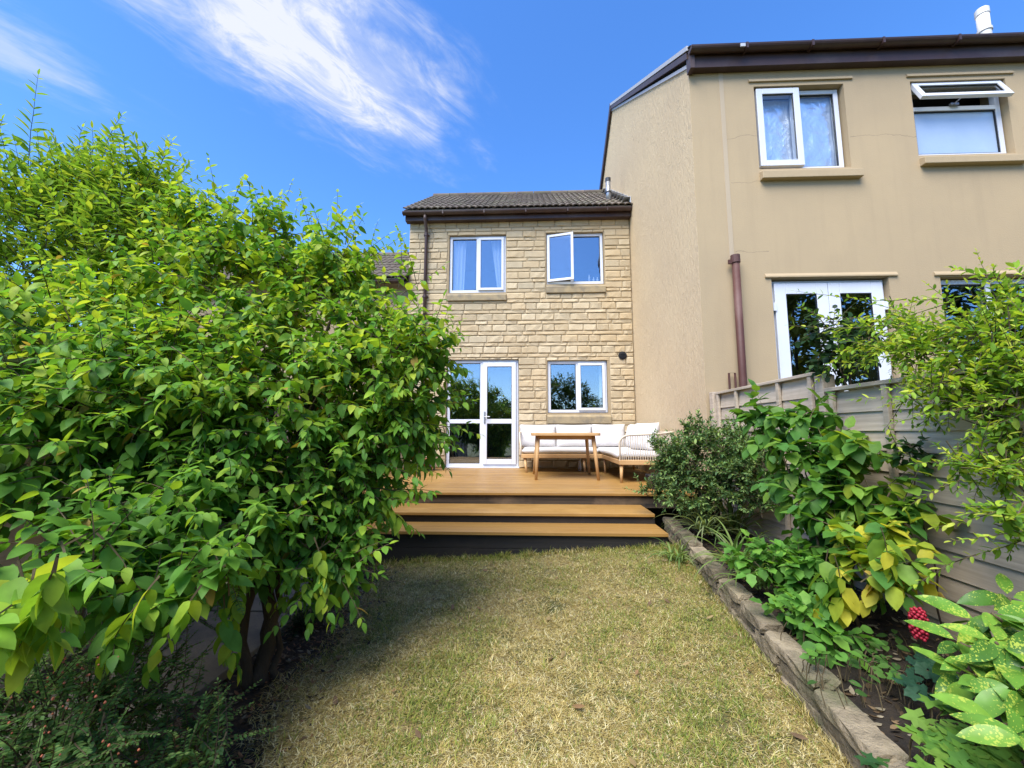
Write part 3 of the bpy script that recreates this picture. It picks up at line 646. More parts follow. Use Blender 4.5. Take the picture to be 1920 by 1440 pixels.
foil(2.99, 3.46, 4.58, 5.58, VY + .075, 1); foil(3.47, 3.97, 4.58, 5.60, VY + .075, 9)
MB().box(2.93, 4.01, VY+.20, VY+.21, 4.53, 5.65).build('backing_board', M['room'], nw1)
nw2 = frame_mb(4.872, 5.982, 4.66, 5.645, VY, VY+.065, .055).box(4.927, 5.927, VY-.002, VY+.06, 5.305, 5.36).build('window', M['upvc'], hn); bevel(nw2, .004)
MB().box(4.925, 5.93, VY+.028, VY+.034, 4.713, 5.307).build('frosted_pane', M['frosted'], nw2)
frame_mb(4.927, 5.927, 4.715, 5.305, VY+.012, VY+.036, .012).build('gasket', M['black'], nw2)
# top-hung vent light propped open
pv = Matrix.Translation((0, VY - .012, 5.635)) @ Matrix.Rotation(math.radians(-24), 4, 'X') @ Matrix.Translation((0, -(VY - .012), -5.635))
sash(nw2, 4.885, 5.968, 5.325, 5.635, VY - .012, t=.06, d=.045, xf=pv)
MB().tube([(5.40, VY-.02, 5.37), (5.42, VY-.16, 5.40)], .008, 6).box(5.36, 5.46, VY-.03, VY-.005, 5.36, 5.385).build('stay', M['grey_metal'], nw2)
# french doors
fdm = frame_mb(2.965, 4.325, .96, 3.085, VY, VY+.07, .05).build('french_doors', M['upvc'], hn); bevel(fdm, .004)
for (x0, x1) in ((3.005, 3.640), (3.646, 4.285)):
    lf = frame_mb(x0, x1, .99, 3.045, VY-.04, VY-.003, .135, .2).build('door_leaf', M['upvc'], fdm); bevel(lf, .005)
    MB().box(x0+.131, x1-.131, VY-.025, VY-.019, 1.186, 2.914).build('pane', M['glass'], fdm)
    frame_mb(x0+.133, x1-.133, 1.188, 2.912, VY-.033, VY-.016, .011).build('gasket', M['black'], fdm)
for hz in (2.75, 1.75):
    for hx in (2.99, 4.30): MB().box(hx-.02, hx+.02, VY-.055, VY-.002, hz-.05, hz+.05).build('hinge', M['upvc'], fdm)
nw4 = window(hn, 4.945, 6.135, 2.065, 3.07, VY, [(0, .5, 'fix'), (.5, 1, 'fix')])
# pale stripe where a pipe ran, and the remaining brown pipe below it
MB().box(2.475, 2.53, NY-.004, NY+.001, 3.36, 5.88).build('pipe_scar', M['render_pale'], hn)
np_ = MB().tube([(2.505, NY-.075, .2), (2.505, NY-.075, 3.36)], .043, 16).build('soil_pipe', M['redbrown'], hn, True)
MB().tube([(2.505, NY-.075, 3.27), (2.505, NY-.075, 3.365)], .053, 16).box(2.42, 2.46, NY-.085, NY-.06, 3.26, 3.31).build('pipe_socket', M['redbrown'], np_)
MB().tube([(2.36, NY-.05, 1.0), (2.36, NY-.05, 1.93), (2.43, NY-.05, 1.93), (2.43, NY-.05, 1.0)], .012, 6).build('pipe_bracket', M['redbrown'], np_)

# ------------------------------------------------------------------ deck and steps
dk = thing('deck', 'raised golden timber deck with two steps down to the lawn', 'deck', (0, 6.6, 0.1))
yb = 4.975
while yb < HY - .02:
    ye = min(yb + .118, HY - .004)
    bevel(MB().box(-2.62, NX0-.006, yb, ye - .007, DZ-.028, DZ + rnd.uniform(-.0008, .0008)).build('deck_board', M['deck'], dk), .0025)
    yb += .118
X0S, X1S = -1.95, 1.30
def riser(y, z0, z1, mt, x0=X0S, x1=X1S): return bevel(MB().box(x0, x1, y, y+.03, z0, z1).build('riser_board', mt, dk), .002)
riser(5.005, .36, .498, M['blackworn'], -2.6, 2.09)
for (y0, y1, zz, x1) in ((4.46, 4.73, .396, 1.293), (4.735, 5.004, .396, 1.293)):
    bevel(MB().box(X0S, x1, y0, y1, zz-.030, zz).build('tread_board', M['deck'], dk), .003)
riser(4.49, .262, .364, M['blackwood'])
for (y0, y1, zz, x1) in ((4.07, 4.275, .293, 1.30), (4.28, 4.489, .293, 1.30)):
    bevel(MB().box(X0S, x1, y0, y1, zz-.030, zz).build('tread_board', M['deck'], dk), .003)
riser(4.10, .135, .261, M['blackwood']); riser(4.10, -.005, .131, M['blackwood']); riser(4.10, -.15, -.009, M['blackwood'])
riser(5.5, -.1, .5, M['blackwood'], -2.6, 2.09)
MB().box(1.262, 1.30, 4.135, 4.46, -.1, .262).box(1.255, 1.293, 4.525, 5.0, -.1, .365).box(X0S, X0S+.04, 4.135, 4.46, -.2, .262).box(X0S, X0S+.04, 4.525, 5.0, -.2, .365).build('side_board', M['blackwood'], dk)

# ------------------------------------------------------------------ corner sofa, cushions, table
def leg(parent, top, bot, r0=.026, r1=.017, mt=None):
    return MB().tube([top, bot], [r0, r1], 12).build('leg', mt or M['teak'], parent, True)
sofa = thing('corner_sofa', 'L shaped teak corner sofa with beige rope arms on the deck', 'sofa', (1.2, 7.4, DZ))
SF0, SF1 = .775, .845       # seat frame
bevel(MB().box(-.14, 2.03, 7.36, 7.43, SF0, SF1).box(-.14, -.07, 7.43, 8.12, SF0, SF1).box(-.07, 2.03, 8.05, 8.12, SF0, SF1).build('seat_frame', M['teak'], sofa), .008)
bevel(MB().box(1.26, 1.33, 6.02, 7.36, SF0, SF1).box(1.96, 2.03, 6.02, 7.36, SF0, SF1).box(1.26, 2.03, 5.95, 6.02, SF0, SF1).build('seat_frame', M['teak'], sofa), .008)
for i in range(13): MB().box(-.05 + i*.16, .05 + i*.16, 7.43, 8.05, SF0+.03, SF1-.005).build('slat', M['teak'], sofa)
for i in range(9): MB().box(1.33, 1.96, 6.05 + i*.145, 6.14 + i*.145, SF0+.03, SF1-.005).build('slat', M['teak'], sofa)
for (a, b) in (((-.08, 7.42, SF0), (-.05, 7.19 + .16, DZ)), ((-.08, 8.06, SF0), (-.06, 8.1, DZ)), ((.95, 7.42, SF0), (.97, 7.36, DZ)), ((1.31, 7.35, SF0), (1.30, 7.30, DZ)), ((1.30, 6.0, SF0), (1.285, 5.975, DZ)), ((1.97, 6.0, SF0), (1.985, 5.975, DZ)), ((1.97, 8.06, SF0), (1.985, 8.1, DZ))):
    leg(sofa, a, b)
def rope_panel(parent, pts, base, n, axis):
    """bent rail with cords stretched from it down to the seat frame"""
    MB().tube(pts, .014, 8).build('arm_rail', M['rope'], parent, True)
    P_ = [Vector(p) for p in pts]
    segl = [(P_[i+1]-P_[i]).length for i in range(len(P_)-1)]; tl = sum(segl); cords = MB()
    for i in range(1, n):
        s_ = tl*i/n; k = 0
        while s_ > segl[k] and k < len(segl)-1: s_ -= segl[k]; k += 1
        p = P_[k].lerp(P_[k+1], s_/segl[k])
        q = Vector((p.x, p.y, base)) + Vector(axis) * 0
        if p.z - base > .03: cords.tube([p, q], .0055, 5)
    cords.build('rope_cords', M['rope'], parent)
ar = []
for i in range(9):
    a = math.pi/2*i/8; ar.append((1.27 + .15*(1-math.cos(a)) + .03*0, 5.96, .83 + .24 + .12*math.sin(a)))
pts = [(1.285, 5.97, .79), (1.268, 5.955, .95)] + ar + [(1.75, 5.95, 1.205), (1.98, 5.96, 1.225), (2.05, 6.05, 1.23), (2.055, 6.5, 1.235), (2.055, 7.6, 1.24), (2.04, 8.0, 1.24), (1.9, 8.13, 1.24), (1.2, 8.135, 1.24), (-.05, 8.135, 1.24), (-.16, 8.06, 1.24), (-.175, 7.75, 1.22), (-.17, 7.52, 1.13), (-.15, 7.40, .98), (-.14, 7.38, .79)]
rope_panel(sofa, pts, SF1 - .01, 190, (0, 0, 0))
def cushion(name, label, c, sx, sy, sz, rot=(0, 0, 0), pw=3.2, group=None, seed=0, crease=.010):
    """soft cushion, thickness along local y"""
    n = 18; v = []; f = []
    for side in (1, -1):
        for j in range(n+1):
            for i in range(n+1):
                a = -1 + 2*i/n; b = -1 + 2*j/n
                t = max(0, (1-abs(a)**pw))**.5 * max(0, (1-abs(b)**pw))**.5
                pin = 1 - .045*(1-abs(a)**2)*abs(b)**6; pin2 = 1 - .045*(1-abs(b)**2)*abs(a)**6
                p = Vector((a*1.7+seed*3.1, b*1.7, side*.7+seed)); wr = crease*(mnoise.noise(p*1.5) + .6*mnoise.noise(p*3.7)) * (t**.4)
                v.append((a*sx/2*pin2, side*(sy/2*t) + wr, b*sz/2*pin))
    m_ = (n+1)**2
    for j in range(n):
        for i in range(n):
            q = j*(n+1)+i; f.append((q, q+n+1, q+n+2, q+1)); f.append((m_+q, m_+q+1, m_+q+n+2, m_+q+n+1))
    o = obj(name, v, f, M['fabric'], None, True)
    sm = o.modifiers.new('weld', 'WELD'); sm.merge_threshold = .0008
    o.location = c; o.rotation_euler = rot
    return tag(o, label, 'cushion', group)
def seat_cushion(label, x0, x1, y0, y1, z0, z1, seed):
    nx, ny = 26, 18; v = []; f = []
    for side in (1, -1):
        for j in range(ny+1):
            for i in range(nx+1):
                a = -1+2*i/nx; b = -1+2*j/ny; t = max(0, 1-abs(a)**16)**.5 * max(0, 1-abs(b)**16)**.5
                p = Vector((a*2+seed, b*2, side)); x = (x0+x1)/2 + a*(x1-x0)/2; y_ = (y0+y1)/2 + b*(y1-y0)/2
                v.append((x, y_, (z0+z1)/2 + side*(z1-z0)/2*t + .007*mnoise.noise(p*1.6)*t))
    m_ = (nx+1)*(ny+1)
    for j in range(ny):
        for i in range(nx):
            q = j*(nx+1)+i; f.append((q, q+1, q+nx+2, q+nx+1)); f.append((m_+q, m_+q+nx+1, m_+q+nx+2, m_+q+1))
    o = obj('seat_cushion', v, f, M['fabric'], None, True); o.modifiers.new('weld', 'WELD').merge_threshold = .0008
    return tag(o, label, 'cushion', 'cushions on the corner sofa')
seat_cushion('long white seat cushion along the stone wall side of the sofa', -.135, 1.24, 7.36, 8.02, SF1+.001, .955, 1)
seat_cushion('white seat cushion on the sofa wing nearest the bush', 1.25, 1.97, 5.99, 8.02, SF1+.001, .955, 5)
gc = 'cushions on the corner sofa'
cushion('back_cushion', 'white back cushion nearest the patio door', (.165, 7.93, 1.155), .70, .25, .44, (math.radians(-9), 0, 0), group=gc, seed=1)
cushion('back_cushion', 'middle white back cushion half hidden behind the table top', (.845, 7.93, 1.155), .70, .25, .44, (math.radians(-9), 0, .02), group=gc, seed=2)
cushion('back_cushion', 'white back cushion under the right end of the window sill', (1.49, 7.90, 1.16), .64, .25, .44, (math.radians(-10), 0, .03), group=gc, seed=3)
cushion('corner_cushion', 'white cushion in the corner of the sofa', (1.86, 7.40, 1.16), .62, .21, .43, (math.radians(-10), 0, math.radians(-80)), group=gc, seed=4)
cushion('scatter_cushion', 'white cushion leaning inside the rope arm of the sofa', (1.80, 6.62, 1.165), .62, .22, .44, (math.radians(-16), 0, math.radians(-72)), group=gc, seed=6, crease=.016)
tb = thing('table', 'square teak table with splayed round legs in front of the sofa', 'table', (.55, 6.68, DZ))
v = MB()
rr = .09; pts = []
for (cx, cy, a0) in ((1.06-rr, 7.16-rr, 0), (.03+rr, 7.16-rr, 90), (.03+rr, 6.16+rr, 180), (1.06-rr, 6.16+rr, 270)):
    for i in range(6): a = math.radians(a0 + 18*i); pts.append((cx+rr*math.cos(a), cy+rr*math.sin(a)))
bevel(v.prism(pts, 'z', 1.178, 1.220).build('table_top', M['teak'], tb), .006)
MB().box(.14, .95, 6.27, 6.30, 1.12, 1.178).box(.14, .95, 7.02, 7.05, 1.12, 1.178).box(.12, .14, 6.27, 7.05, 1.12, 1.178).box(.95, .97, 6.27, 7.05, 1.12, 1.178).build('apron', M['teak'], tb)
for (a, b) in (((.135, 6.29, 1.178), (.097, 6.25, DZ)), ((.955, 6.29, 1.178), (1.015, 6.25, DZ)), ((.135, 7.03, 1.178), (.075, 7.09, DZ)), ((.955, 7.03, 1.178), (1.0, 7.09, DZ))):
    leg(tb, a, b, .031, .021)
# bottle under the sofa, pot and planter, barbecue
tag(MB().lathe([(.001, 0), (.035, 0), (.036, .13), (.030, .16), (.014, .20), (.014, .225), (.017, .227), (.017, .25), (.001, .25)], (.93, 7.75, DZ), 14).build('bottle', M['tuft'], None, True), 'small white plastic bottle standing under the sofa', 'bottle')
pot = thing('plant_pot', 'terracotta pot beside the patio door', 'pot', (-1.86, 7.6, DZ))
MB().lathe([(.001, 0), (.085, 0), (.115, .20), (.128, .20), (.130, .235), (.115, .235), (.108, .19), (.001, .19)], (-1.86, 7.6, DZ), 22).build('pot_body', M['terracotta'], pot, True)
tag(bevel(MB().box(1.52, 1.95, 5.30, 5.52, DZ, DZ+.16).box(1.50, 1.97, 5.28, 5.30, DZ+.12, DZ+.17).box(1.50, 1.97, 5.52, 5.54, DZ+.12, DZ+.17).build('trough_planter', M['black']), .006), 'black trough planter at the deck edge behind the dark bush', 'planter')
bq = thing('barbecue', 'black barbecue with rounded lid left of the patio door', 'barbecue', (-2.05, 7.62, DZ))
pr = [(7.62 + .21*math.cos(math.pi*i/12), 1.10 + .19*math.sin(math.pi*i/12)) for i in range(13)]
bevel(MB().prism(pr, 'x', -2.38, -1.72).build('lid', M['darkgrey'], bq), .01)
bevel(MB().prism([(7.41, 1.095), (7.83, 1.095), (7.76, .95), (7.48, .95)], 'x', -2.37, -1.73).build('firebox', M['darkgrey'], bq), .01)
MB().tube([(-2.25, 7.38, 1.16), (-2.25, 7.35, 1.16), (-1.85, 7.35, 1.16), (-1.85, 7.38, 1.16)], .011, 8).build('lid_handle', M['grey_metal'], bq)
for lx in (-2.33, -1.77):
    for ly in (7.46, 7.78): MB().box(lx-.015, lx+.015, ly-.015, ly+.015, DZ, .95).build('leg', M['darkgrey'], bq)
MB().box(-2.34, -1.76, 7.45, 7.79, .66, .68).build('lower_shelf', M['darkgrey'], bq)

# ------------------------------------------------------------------ fences
def lap_panel(t, x, y0, y1, z0, z1, nb, face, battens=(.03, .28, .72, .97)):
    """overlap fence panel in the plane x, boards one above another, visible face towards face*x"""
    h = (z1 - z0 - .03) / nb
    for i in range(nb):
        za = z0 + i*h - .012; zb_ = z0 + (i+1)*h + .012; w1_, w2_ = rnd.uniform(-.006, .006), rnd.uniform(-.006, .006)
        bw = MB(); xo = x + face*.006
        bw.v = [(xo+face*.014, y0, za+w1_), (xo+face*.014, y1, za+w2_), (xo-face*.002, y1, zb_+w2_), (xo-face*.002, y0, zb_+w1_),
                (xo+face*.004, y0, za+w1_), (xo+face*.004, y1, za+w2_), (xo-face*.012, y1, zb_+w2_), (xo-face*.012, y0, zb_+w1_)]
        bw.f = [(0, 1, 2, 3), (7, 6, 5, 4), (0, 4, 5, 1), (3, 2, 6, 7), (0, 3, 7, 4), (1, 5, 6, 2)]
        if face > 0: bw.f = [q[::-1] for q in bw.f]
        bw.build('board', M['fence'], t)
    for b in battens:
        yc = y0 + (y1-y0)*b
        bevel(MB().box(min(x+face*.021, x+face*.046), max(x+face*.021, x+face*.046), yc-.02, yc+.02, z0-.01, z1-.015).build('batten', M['fence'], t), .003)
        MB().box(min(x-face*.008, x-face*.03), max(x-face*.008, x-face*.03), yc-.02, yc+.02, z0-.01, z1-.015).build('batten', M['fence'], t)
    lo_, hi_ = (x-.034, x+.052) if face > 0 else (x-.052, x+.034)
    bevel(MB().box(lo_, hi_, y0, y1, z1-.014, z1+.012).build('cap_rail', M['fence'], t), .003)
def post(t, x, y, z0, z1, s_=.045): bevel(MB().box(x-s_, x+s_, y-s_, y+s_, z0, z1).build('post', M['fence'], t), .004)
FX = 2.19
fr_ = thing('garden_fence', 'weathered grey overlap fence behind the flower bed on the right', 'fence', (FX, 2.0, .1))
lap_panel(fr_, FX, 3.20, 4.86, .20, 1.68, 11, -1); lap_panel(fr_, FX, 1.30, 3.09, .14, 1.545, 11, -1); lap_panel(fr_, FX, -.60, 1.19, .10, 1.50, 11, -1)
post(fr_, FX-.02, 4.925, .1, 1.70); post(fr_, FX, 3.145, .1, 1.66); post(fr_, FX, 1.245, .0, 1.56)
fl_ = thing('garden_fence', 'shaded overlap fence behind the big green shrub on the left', 'fence', (-2.72, 3.4, 0))
for i, (a, b) in enumerate(((6.3, 8.1), (4.4, 6.2), (2.5, 4.3), (.6, 2.4), (-1.3, .5))):
    lap_panel(fl_, -2.72, a, b, -.05 if i else .1, 1.62, 11, 1); post(fl_, -2.72, a-.05, -.2, 1.66)

# ------------------------------------------------------------------ low stone retaining wall
rw = thing('retaining_wall', 'low rough stone wall edging the raised flower bed', 'wall', (1.4, 3.0, 0))
def rough_stone(seed):
    r = random.Random(seed); v = []; f = []
    nx, ny, nz = 4, 7, 3
    idx = {}
    for i in range(nx):
        for j in range(ny):
            for k in range(nz):
                if 0 < i < nx-1 and 0 < j < ny-1 and 0 < k < nz-1: continue
                x, y_, z_ = i/(nx-1)-.5, j/(ny-1)-.5, k/(nz-1)-.5
                cr = (abs(x) > .4) + (abs(y_) > .4) + (abs(z_) > .4); sh = {0: 1, 1: 1, 2: .98, 3: .93}[cr]
                n3 = Vector((x*1.3 + seed, y_*3.1, z_*1.1)); w3 = mnoise.noise(n3*1.7)
                idx[i, j, k] = len(v); v.append((x*sh + .08*w3*abs(x)*2 + r.uniform(-.06, .06), y_*sh + r.uniform(-.03, .03), z_*sh + .08*mnoise.noise(n3*1.3 + Vector((9, 2, 4))) + r.uniform(-.06, .06)))
    def q(a, b, c, d): f.append((idx[a], idx[b], idx[c], idx[d]))
    for i in range(nx-1):
        for j in range(ny-1):
            q((i,j,0),(i,j+1,0),(i+1,j+1,0),(i+1,j,0)); q((i,j,nz-1),(i+1,j,nz-1),(i+1,j+1,nz-1),(i,j+1,nz-1))
        for k in range(nz-1):
            q((i,0,k),(i+1,0,k),(i+1,0,k+1),(i,0,k+1)); q((i,ny-1,k),(i,ny-1,k+1),(i+1,ny-1,k+1),(i+1,ny-1,k))
    for j in range(ny-1):
        for k in range(nz-1):
            q((0,j,k),(0,j,k+1),(0,j+1,k+1),(0,j+1,k)); q((nx-1,j,k),(nx-1,j+1,k),(nx-1,j+1,k+1),(nx-1,j,k+1))
    t = r.uniform(.75, 1.2); me = bpy.data.meshes.new('stone'); me.from_pydata(v, [], f); me.update()
    at = me.color_attributes.new('Col', 'FLOAT_COLOR', 'POINT'); at.data.foreach_set('color', np.array([(t, t, t, 1)]*len(v), dtype=np.float32).ravel())
    me.materials.append(M['wallstone']); return me
RS = [rough_stone(100+i) for i in range(14)]
for course in range(3):
    y = .1 + .13*(course % 2)
    while y < 4.60:
        ln = rnd.uniform(.16, .34) if course < 2 else rnd.uniform(.20, .44)
        ln = min(ln, 4.62 - y)
        if ln < .08: break
        yc = y + ln/2; base = gz(1.2, yc) - .03 + course*.070; ht = .073 if course < 2 else .058
        wd = .10 if course < 2 else .115
        link('stone', rnd.choice(RS), rw, Matrix.Translation((WALLX(yc) + wd/2 - (.02 if course == 2 else 0) + rnd.uniform(-.012, .012), yc, base + ht/2)) @ Matrix.Rotation(-.088 + rnd.uniform(-.05, .05), 4, 'Z') @ Matrix.Rotation(rnd.uniform(-.04, .04), 4, 'X') @ Matrix.Diagonal((wd, ln*.985, ht, 1)))
        y += ln
# ------------------------------------------------------------------ plants
def leaf_material(name, rough=0.52, trans=0.42, spots=False, vein=0.0):
    m = bpy.data.materials.new(name); m.use_nodes = True; nt = m.node_tree; L = nt.links.new
    b = nt.nodes['Principled BSDF']; out = nt.nodes['Material Output']
    at = nd(nt, 'ShaderNodeAttribute', attribute_name='Col'); col = at.outputs['Color']
    g = nd(nt, 'ShaderNodeNewGeometry')
    n = nd(nt, 'ShaderNodeTexNoise', ins={'Scale': 22.0, 'Detail': 3.0}); L(g.outputs['Position'], n.inputs['Vector'])
    r = nd(nt, 'ShaderNodeMapRange', ins={1: .3, 2: .7, 3: .82, 4: 1.16}); L(n.outputs[0], r.inputs[0])
    hv = nd(nt, 'ShaderNodeHueSaturation'); L(col, hv.inputs['Color']); L(r.outputs[0], hv.inputs['Value']); col = hv.outputs['Color']
    if spots:
        nw_ = nd(nt, 'ShaderNodeTexNoise', ins={'Scale': 130.0, 'Detail': 2.0}); L(g.outputs['Position'], nw_.inputs['Vector'])
        ad_ = nd(nt, 'ShaderNodeVectorMath', operation='MULTIPLY_ADD', ins={1: (.012, .012, .012)}); L(nw_.outputs['Color'], ad_.inputs[0]); L(g.outputs['Position'], ad_.inputs[2])
        vo = nd(nt, 'ShaderNodeTexVoronoi', ins={'Scale': 125.0, 'Randomness': 1.0}); L(ad_.outputs[0], vo.inputs['Vector'])
        n2 = nd(nt, 'ShaderNodeTexNoise', ins={'Scale': 18.0, 'Detail': 2.0}); L(g.outputs['Position'], n2.inputs['Vector'])
        th = nd(nt, 'ShaderNodeMapRange', ins={1: .36, 2: .70, 3: .10, 4: .62}); L(n2.outputs[0], th.inputs[0])
        lt = nd(nt, 'ShaderNodeMath', operation='LESS_THAN'); L(vo.outputs['Distance'], lt.inputs[0]); L(th.outputs[0], lt.inputs[1])
        mx = nd(nt, 'ShaderNodeMix', data_type='RGBA'); L(lt.outputs[0], mx.inputs['Factor']); L(col, mx.inputs['A']); mx.inputs['B'].default_value = (0.33, 0.41, 0.06, 1); col = mx.outputs['Result']
    L(col, b.inputs['Base Color']); b.inputs['Roughness'].default_value = rough; b.inputs['Specular IOR Level'].default_value = 0.22
    if trans > 0:
        tl = nd(nt, 'ShaderNodeBsdfTranslucent')
        tm = nd(nt, 'ShaderNodeMix', data_type='RGBA', blend_type='MULTIPLY', ins={'Factor': 1.0}); L(col, tm.inputs['A']); tm.inputs['B'].default_value = (1.55, 1.45, 0.7, 1)
        L(tm.outputs['Result'], tl.inputs['Color'])
        ms = nd(nt, 'ShaderNodeMixShader', ins={0: trans}); L(b.outputs[0], ms.inputs[1]); L(tl.outputs[0], ms.inputs[2]); L(ms.outputs[0], out.inputs['Surface'])
    return m
M['leaf'] = leaf_material('leaf'); M['leaf_spot'] = leaf_material('spotted_leaf', .30, .22, True); M['leaf_dull'] = leaf_material('matt_leaf', .6, .2)
M['berry'] = mat('red_berry', (0.30, 0.012, 0.03), 0.5); M['orange'] = mat('orange_berry', (0.38, 0.11, 0.05), 0.6)

def leaf_tpl(n=4, W=.42, a=.62, b=.95, fold=.25, droop=.18, lobes=0, wavy=.0, seed=0):
    """one leaf along +x, length 1, blade in xy, midrib folded; returns verts, tris"""
    r = random.Random(seed); v = [(0, 0, 0)]; f = []
    tm = a/(a+b); mxw = tm**a * (1-tm)**b
    for i in range(1, n):
        t = i/n; wd = W/2 * (t**a * (1-t)**b)/mxw
        if lobes: wd *= 1 + lobes*(1 if i % 2 else -1)
        z = -droop*t*t
        v += [(t, -wd, z + fold*wd + r.uniform(-wavy, wavy)), (t, 0, z), (t, wd, z + fold*wd + r.uniform(-wavy, wavy))]
    v.append((1, 0, -droop)); k = len(v)-1
    f += [(0, 1, 2), (0, 2, 3)]
    for i in range(n-2):
        p = 1+3*i; f += [(p, p+3, p+4), (p, p+4, p+1), (p+1, p+4, p+5), (p+1, p+5, p+2)]
    p = 1+3*(n-2); f += [(p, k, p+1), (p+1, k, p+2)]
    return np.array(v, float), f
def palm_tpl(nl=5, seed=0, depth=.45, fold=.12):
    """lobed leaf (geranium, heuchera): fan around the petiole end"""
    v = [(0.18, 0, 0.02)]; f = []; n = nl*4
    for i in range(n+1):
        a = math.radians(-150 + 300*i/n); ph = (i % 4)/4; rr = .5*(1 - depth*abs(math.cos(math.pi*ph)))*(1.12 if abs(a) < .5 else 1)
        v.append((.18 + rr*math.cos(a), rr*math.sin(a), fold*abs(math.sin(a*nl/2))*.3 - .10*rr))
    for i in range(n): f.append((0, i+1, i+2))
    return np.array(v, float), f

def unit(x): x = np.asarray(x, float); return x/np.linalg.norm(x)
class Plant:
    def __init__(s, name, label, cat, base, tpls, cols, leafmat='leaf', group=None, seed=1):
        s.name, s.label, s.cat, s.base, s.group = name, label, cat, base, group
        s.tpl = tpls; s.cols = cols; s.mat = M[leafmat]; s.r = random.Random(seed); s.np = np.random.default_rng(seed)
        s.lp, s.ld, s.ln, s.ls, s.lv, s.lc = [], [], [], [], [], []; s.tw = MB(); s.stems = []
    def leaf(s, p, d, n, size, ci=None, ti=None):
        s.lp.append(p); s.ld.append(d); s.ln.append(n); s.ls.append(size)
        s.lv.append(s.r.randrange(len(s.tpl)) if ti is None else ti); s.lc.append(s.r.randrange(len(s.cols)) if ci is None else ci)
    def shoot(s, p0, d0, Ls, nl, size, opp=True, grav=.35, ang=55, hang=.35, tipup=0, r0=.004, cpick=None, twig=True, flat=.35, start=.12, tipsize=.55, basesize=1.0):
        r = s.r; p = np.array(p0, float); d = unit(d0); pts = [p.copy()]; st = 6; nodes = []
        for i in range(st):
            d = unit(d + np.array([r.gauss(0, .07), r.gauss(0, .07), r.gauss(0, .07) - grav/st])); p = p + d*Ls/st; pts.append(p.copy())
        phi = r.uniform(0, math.pi)
        for k in range(nl):
            t = start + (1-start)*(k+.5)/nl; q = t*st; i = min(int(q), st-1); pos = pts[i] + (pts[i+1]-pts[i])*(q-i); dd = unit(pts[i+1]-pts[i])
            sz = size*(basesize + (1-basesize)*min(1, t*2))*(1 - (1-tipsize)*max(0, (t-.45)/.55))*r.uniform(.62, 1.25)
            sd = unit(np.cross(dd, [0, 0, 1]) + 1e-6); up = np.cross(sd, dd)
            ph = (phi + k*math.pi/2*(1-flat)) if opp else (phi + k*2.4)
            for sgn in ((1, -1) if opp else (1,)):
                side = (sd*math.cos(ph) + up*math.sin(ph)*(1-flat))*sgn if not (flat > .9) else sd*sgn*(1 if (opp or k % 2) else -1)
                an = math.radians(ang + r.uniform(-14, 14)); ld = unit(dd*math.cos(an) + unit(side)*math.sin(an) + np.array([0, 0, -hang*r.uniform(.4, 1.4)]))
                nn = np.array([r.gauss(0, .28), r.gauss(0, .28), 1.0]); nn = nn - ld*np.dot(nn, ld)
                if np.linalg.norm(nn) < .12: nn = np.cross(ld, sd) + np.array([0, 0, .2])
                nn = unit(nn); s.leaf(pos, ld, nn, sz, None if cpick is None else cpick(pos, t))
        dd = unit(pts[-1]-pts[-2]); nn = np.array([0, -.2, 1.0]); nn = nn - dd*np.dot(nn, dd)
        if np.linalg.norm(nn) > .1: s.leaf(pts[-1], dd, unit(nn), size*tipsize, None if cpick is None else cpick(pts[-1], 1))
        if twig: s.tw.tube([tuple(q) for q in pts], [r0*(1-.7*i/st) for i in range(st+1)], 3, cap=False)
        return pts
    def stem(s, pts, r0, r1, seg=8): n = len(pts); s.stems.append((pts, [r0 + (r1-r0)*i/(n-1) for i in range(n)], seg))
    def blob(s, u, v, y, ru, rv, ry, n, **k):
        """n shoots on and in an ellipsoid whose middle lies at depth y in direction (u, v)"""
        c = onY(u, v, y); dist = np.dot(c-CP, FW); rad = np.array([ru*dist/FPX, ry, rv*dist/FPX]); out = k.pop('out', .8); upb = k.pop('up', .35); Ls = k.pop('Ls', .3)
        for _ in range(n):
            q = unit(s.np.normal(size=3)); rho = s.np.uniform(.25, 1)**.5; p = c + rad*q*rho*.86
            if p[2] < .06: continue
            o = unit(q/rad); d = unit(o*out + np.array([0, 0, upb]) + s.np.normal(size=3)*.35); ln = Ls*s.r.uniform(.6, 1.25)
            s.shoot(p - d*ln*.45, d, ln, **k)
        return c
    def finish(s, nparts=300, stemmat='bark'):
        root = thing(s.name, s.label, s.cat, s.base, s.group)
        for pts, rs, seg in s.stems: MB().tube(pts, rs, seg).build('stem', M[stemmat], root, True)
        if s.tw.v: stuff(s.tw.build('twigs', M['twig'], root))
        N = len(s.lp); P = np.array(s.lp); D = np.array(s.ld); Z = np.array(s.ln); S = np.array(s.ls); V = np.array(s.lv); K = np.array(s.lc)
        Z = Z - D*np.sum(Z*D, 1, keepdims=True); Z /= np.linalg.norm(Z, axis=1, keepdims=True); Y = np.cross(Z, D)
        R = np.stack([D, Y, Z], 2)*S[:, None, None]
        ctr = P + D*S[:, None]*.5; rel = ctr-CP; zc = np.maximum(rel@FW, .05); uu = 960+FPX*(rel@RT)/zc; vv = 720-FPX*(rel@UP)/zc
        vis = (rel@FW > .1) & (uu > 5) & (uu < 1915) & (vv > 5) & (vv < 1435); px = S*FPX/zc
        bn = (uu//14).astype(int)*1000 + (vv//14).astype(int); best = {}
        for i in np.nonzero(vis)[0]:
            if bn[i] not in best or zc[i] < zc[best[bn[i]]]: best[bn[i]] = i
        cand = sorted(best.values(), key=lambda i: -px[i])[:nparts]; cand = [i for i in cand if px[i] >= 10]; single = np.zeros(N, bool); single[cand] = True
        cache = {}
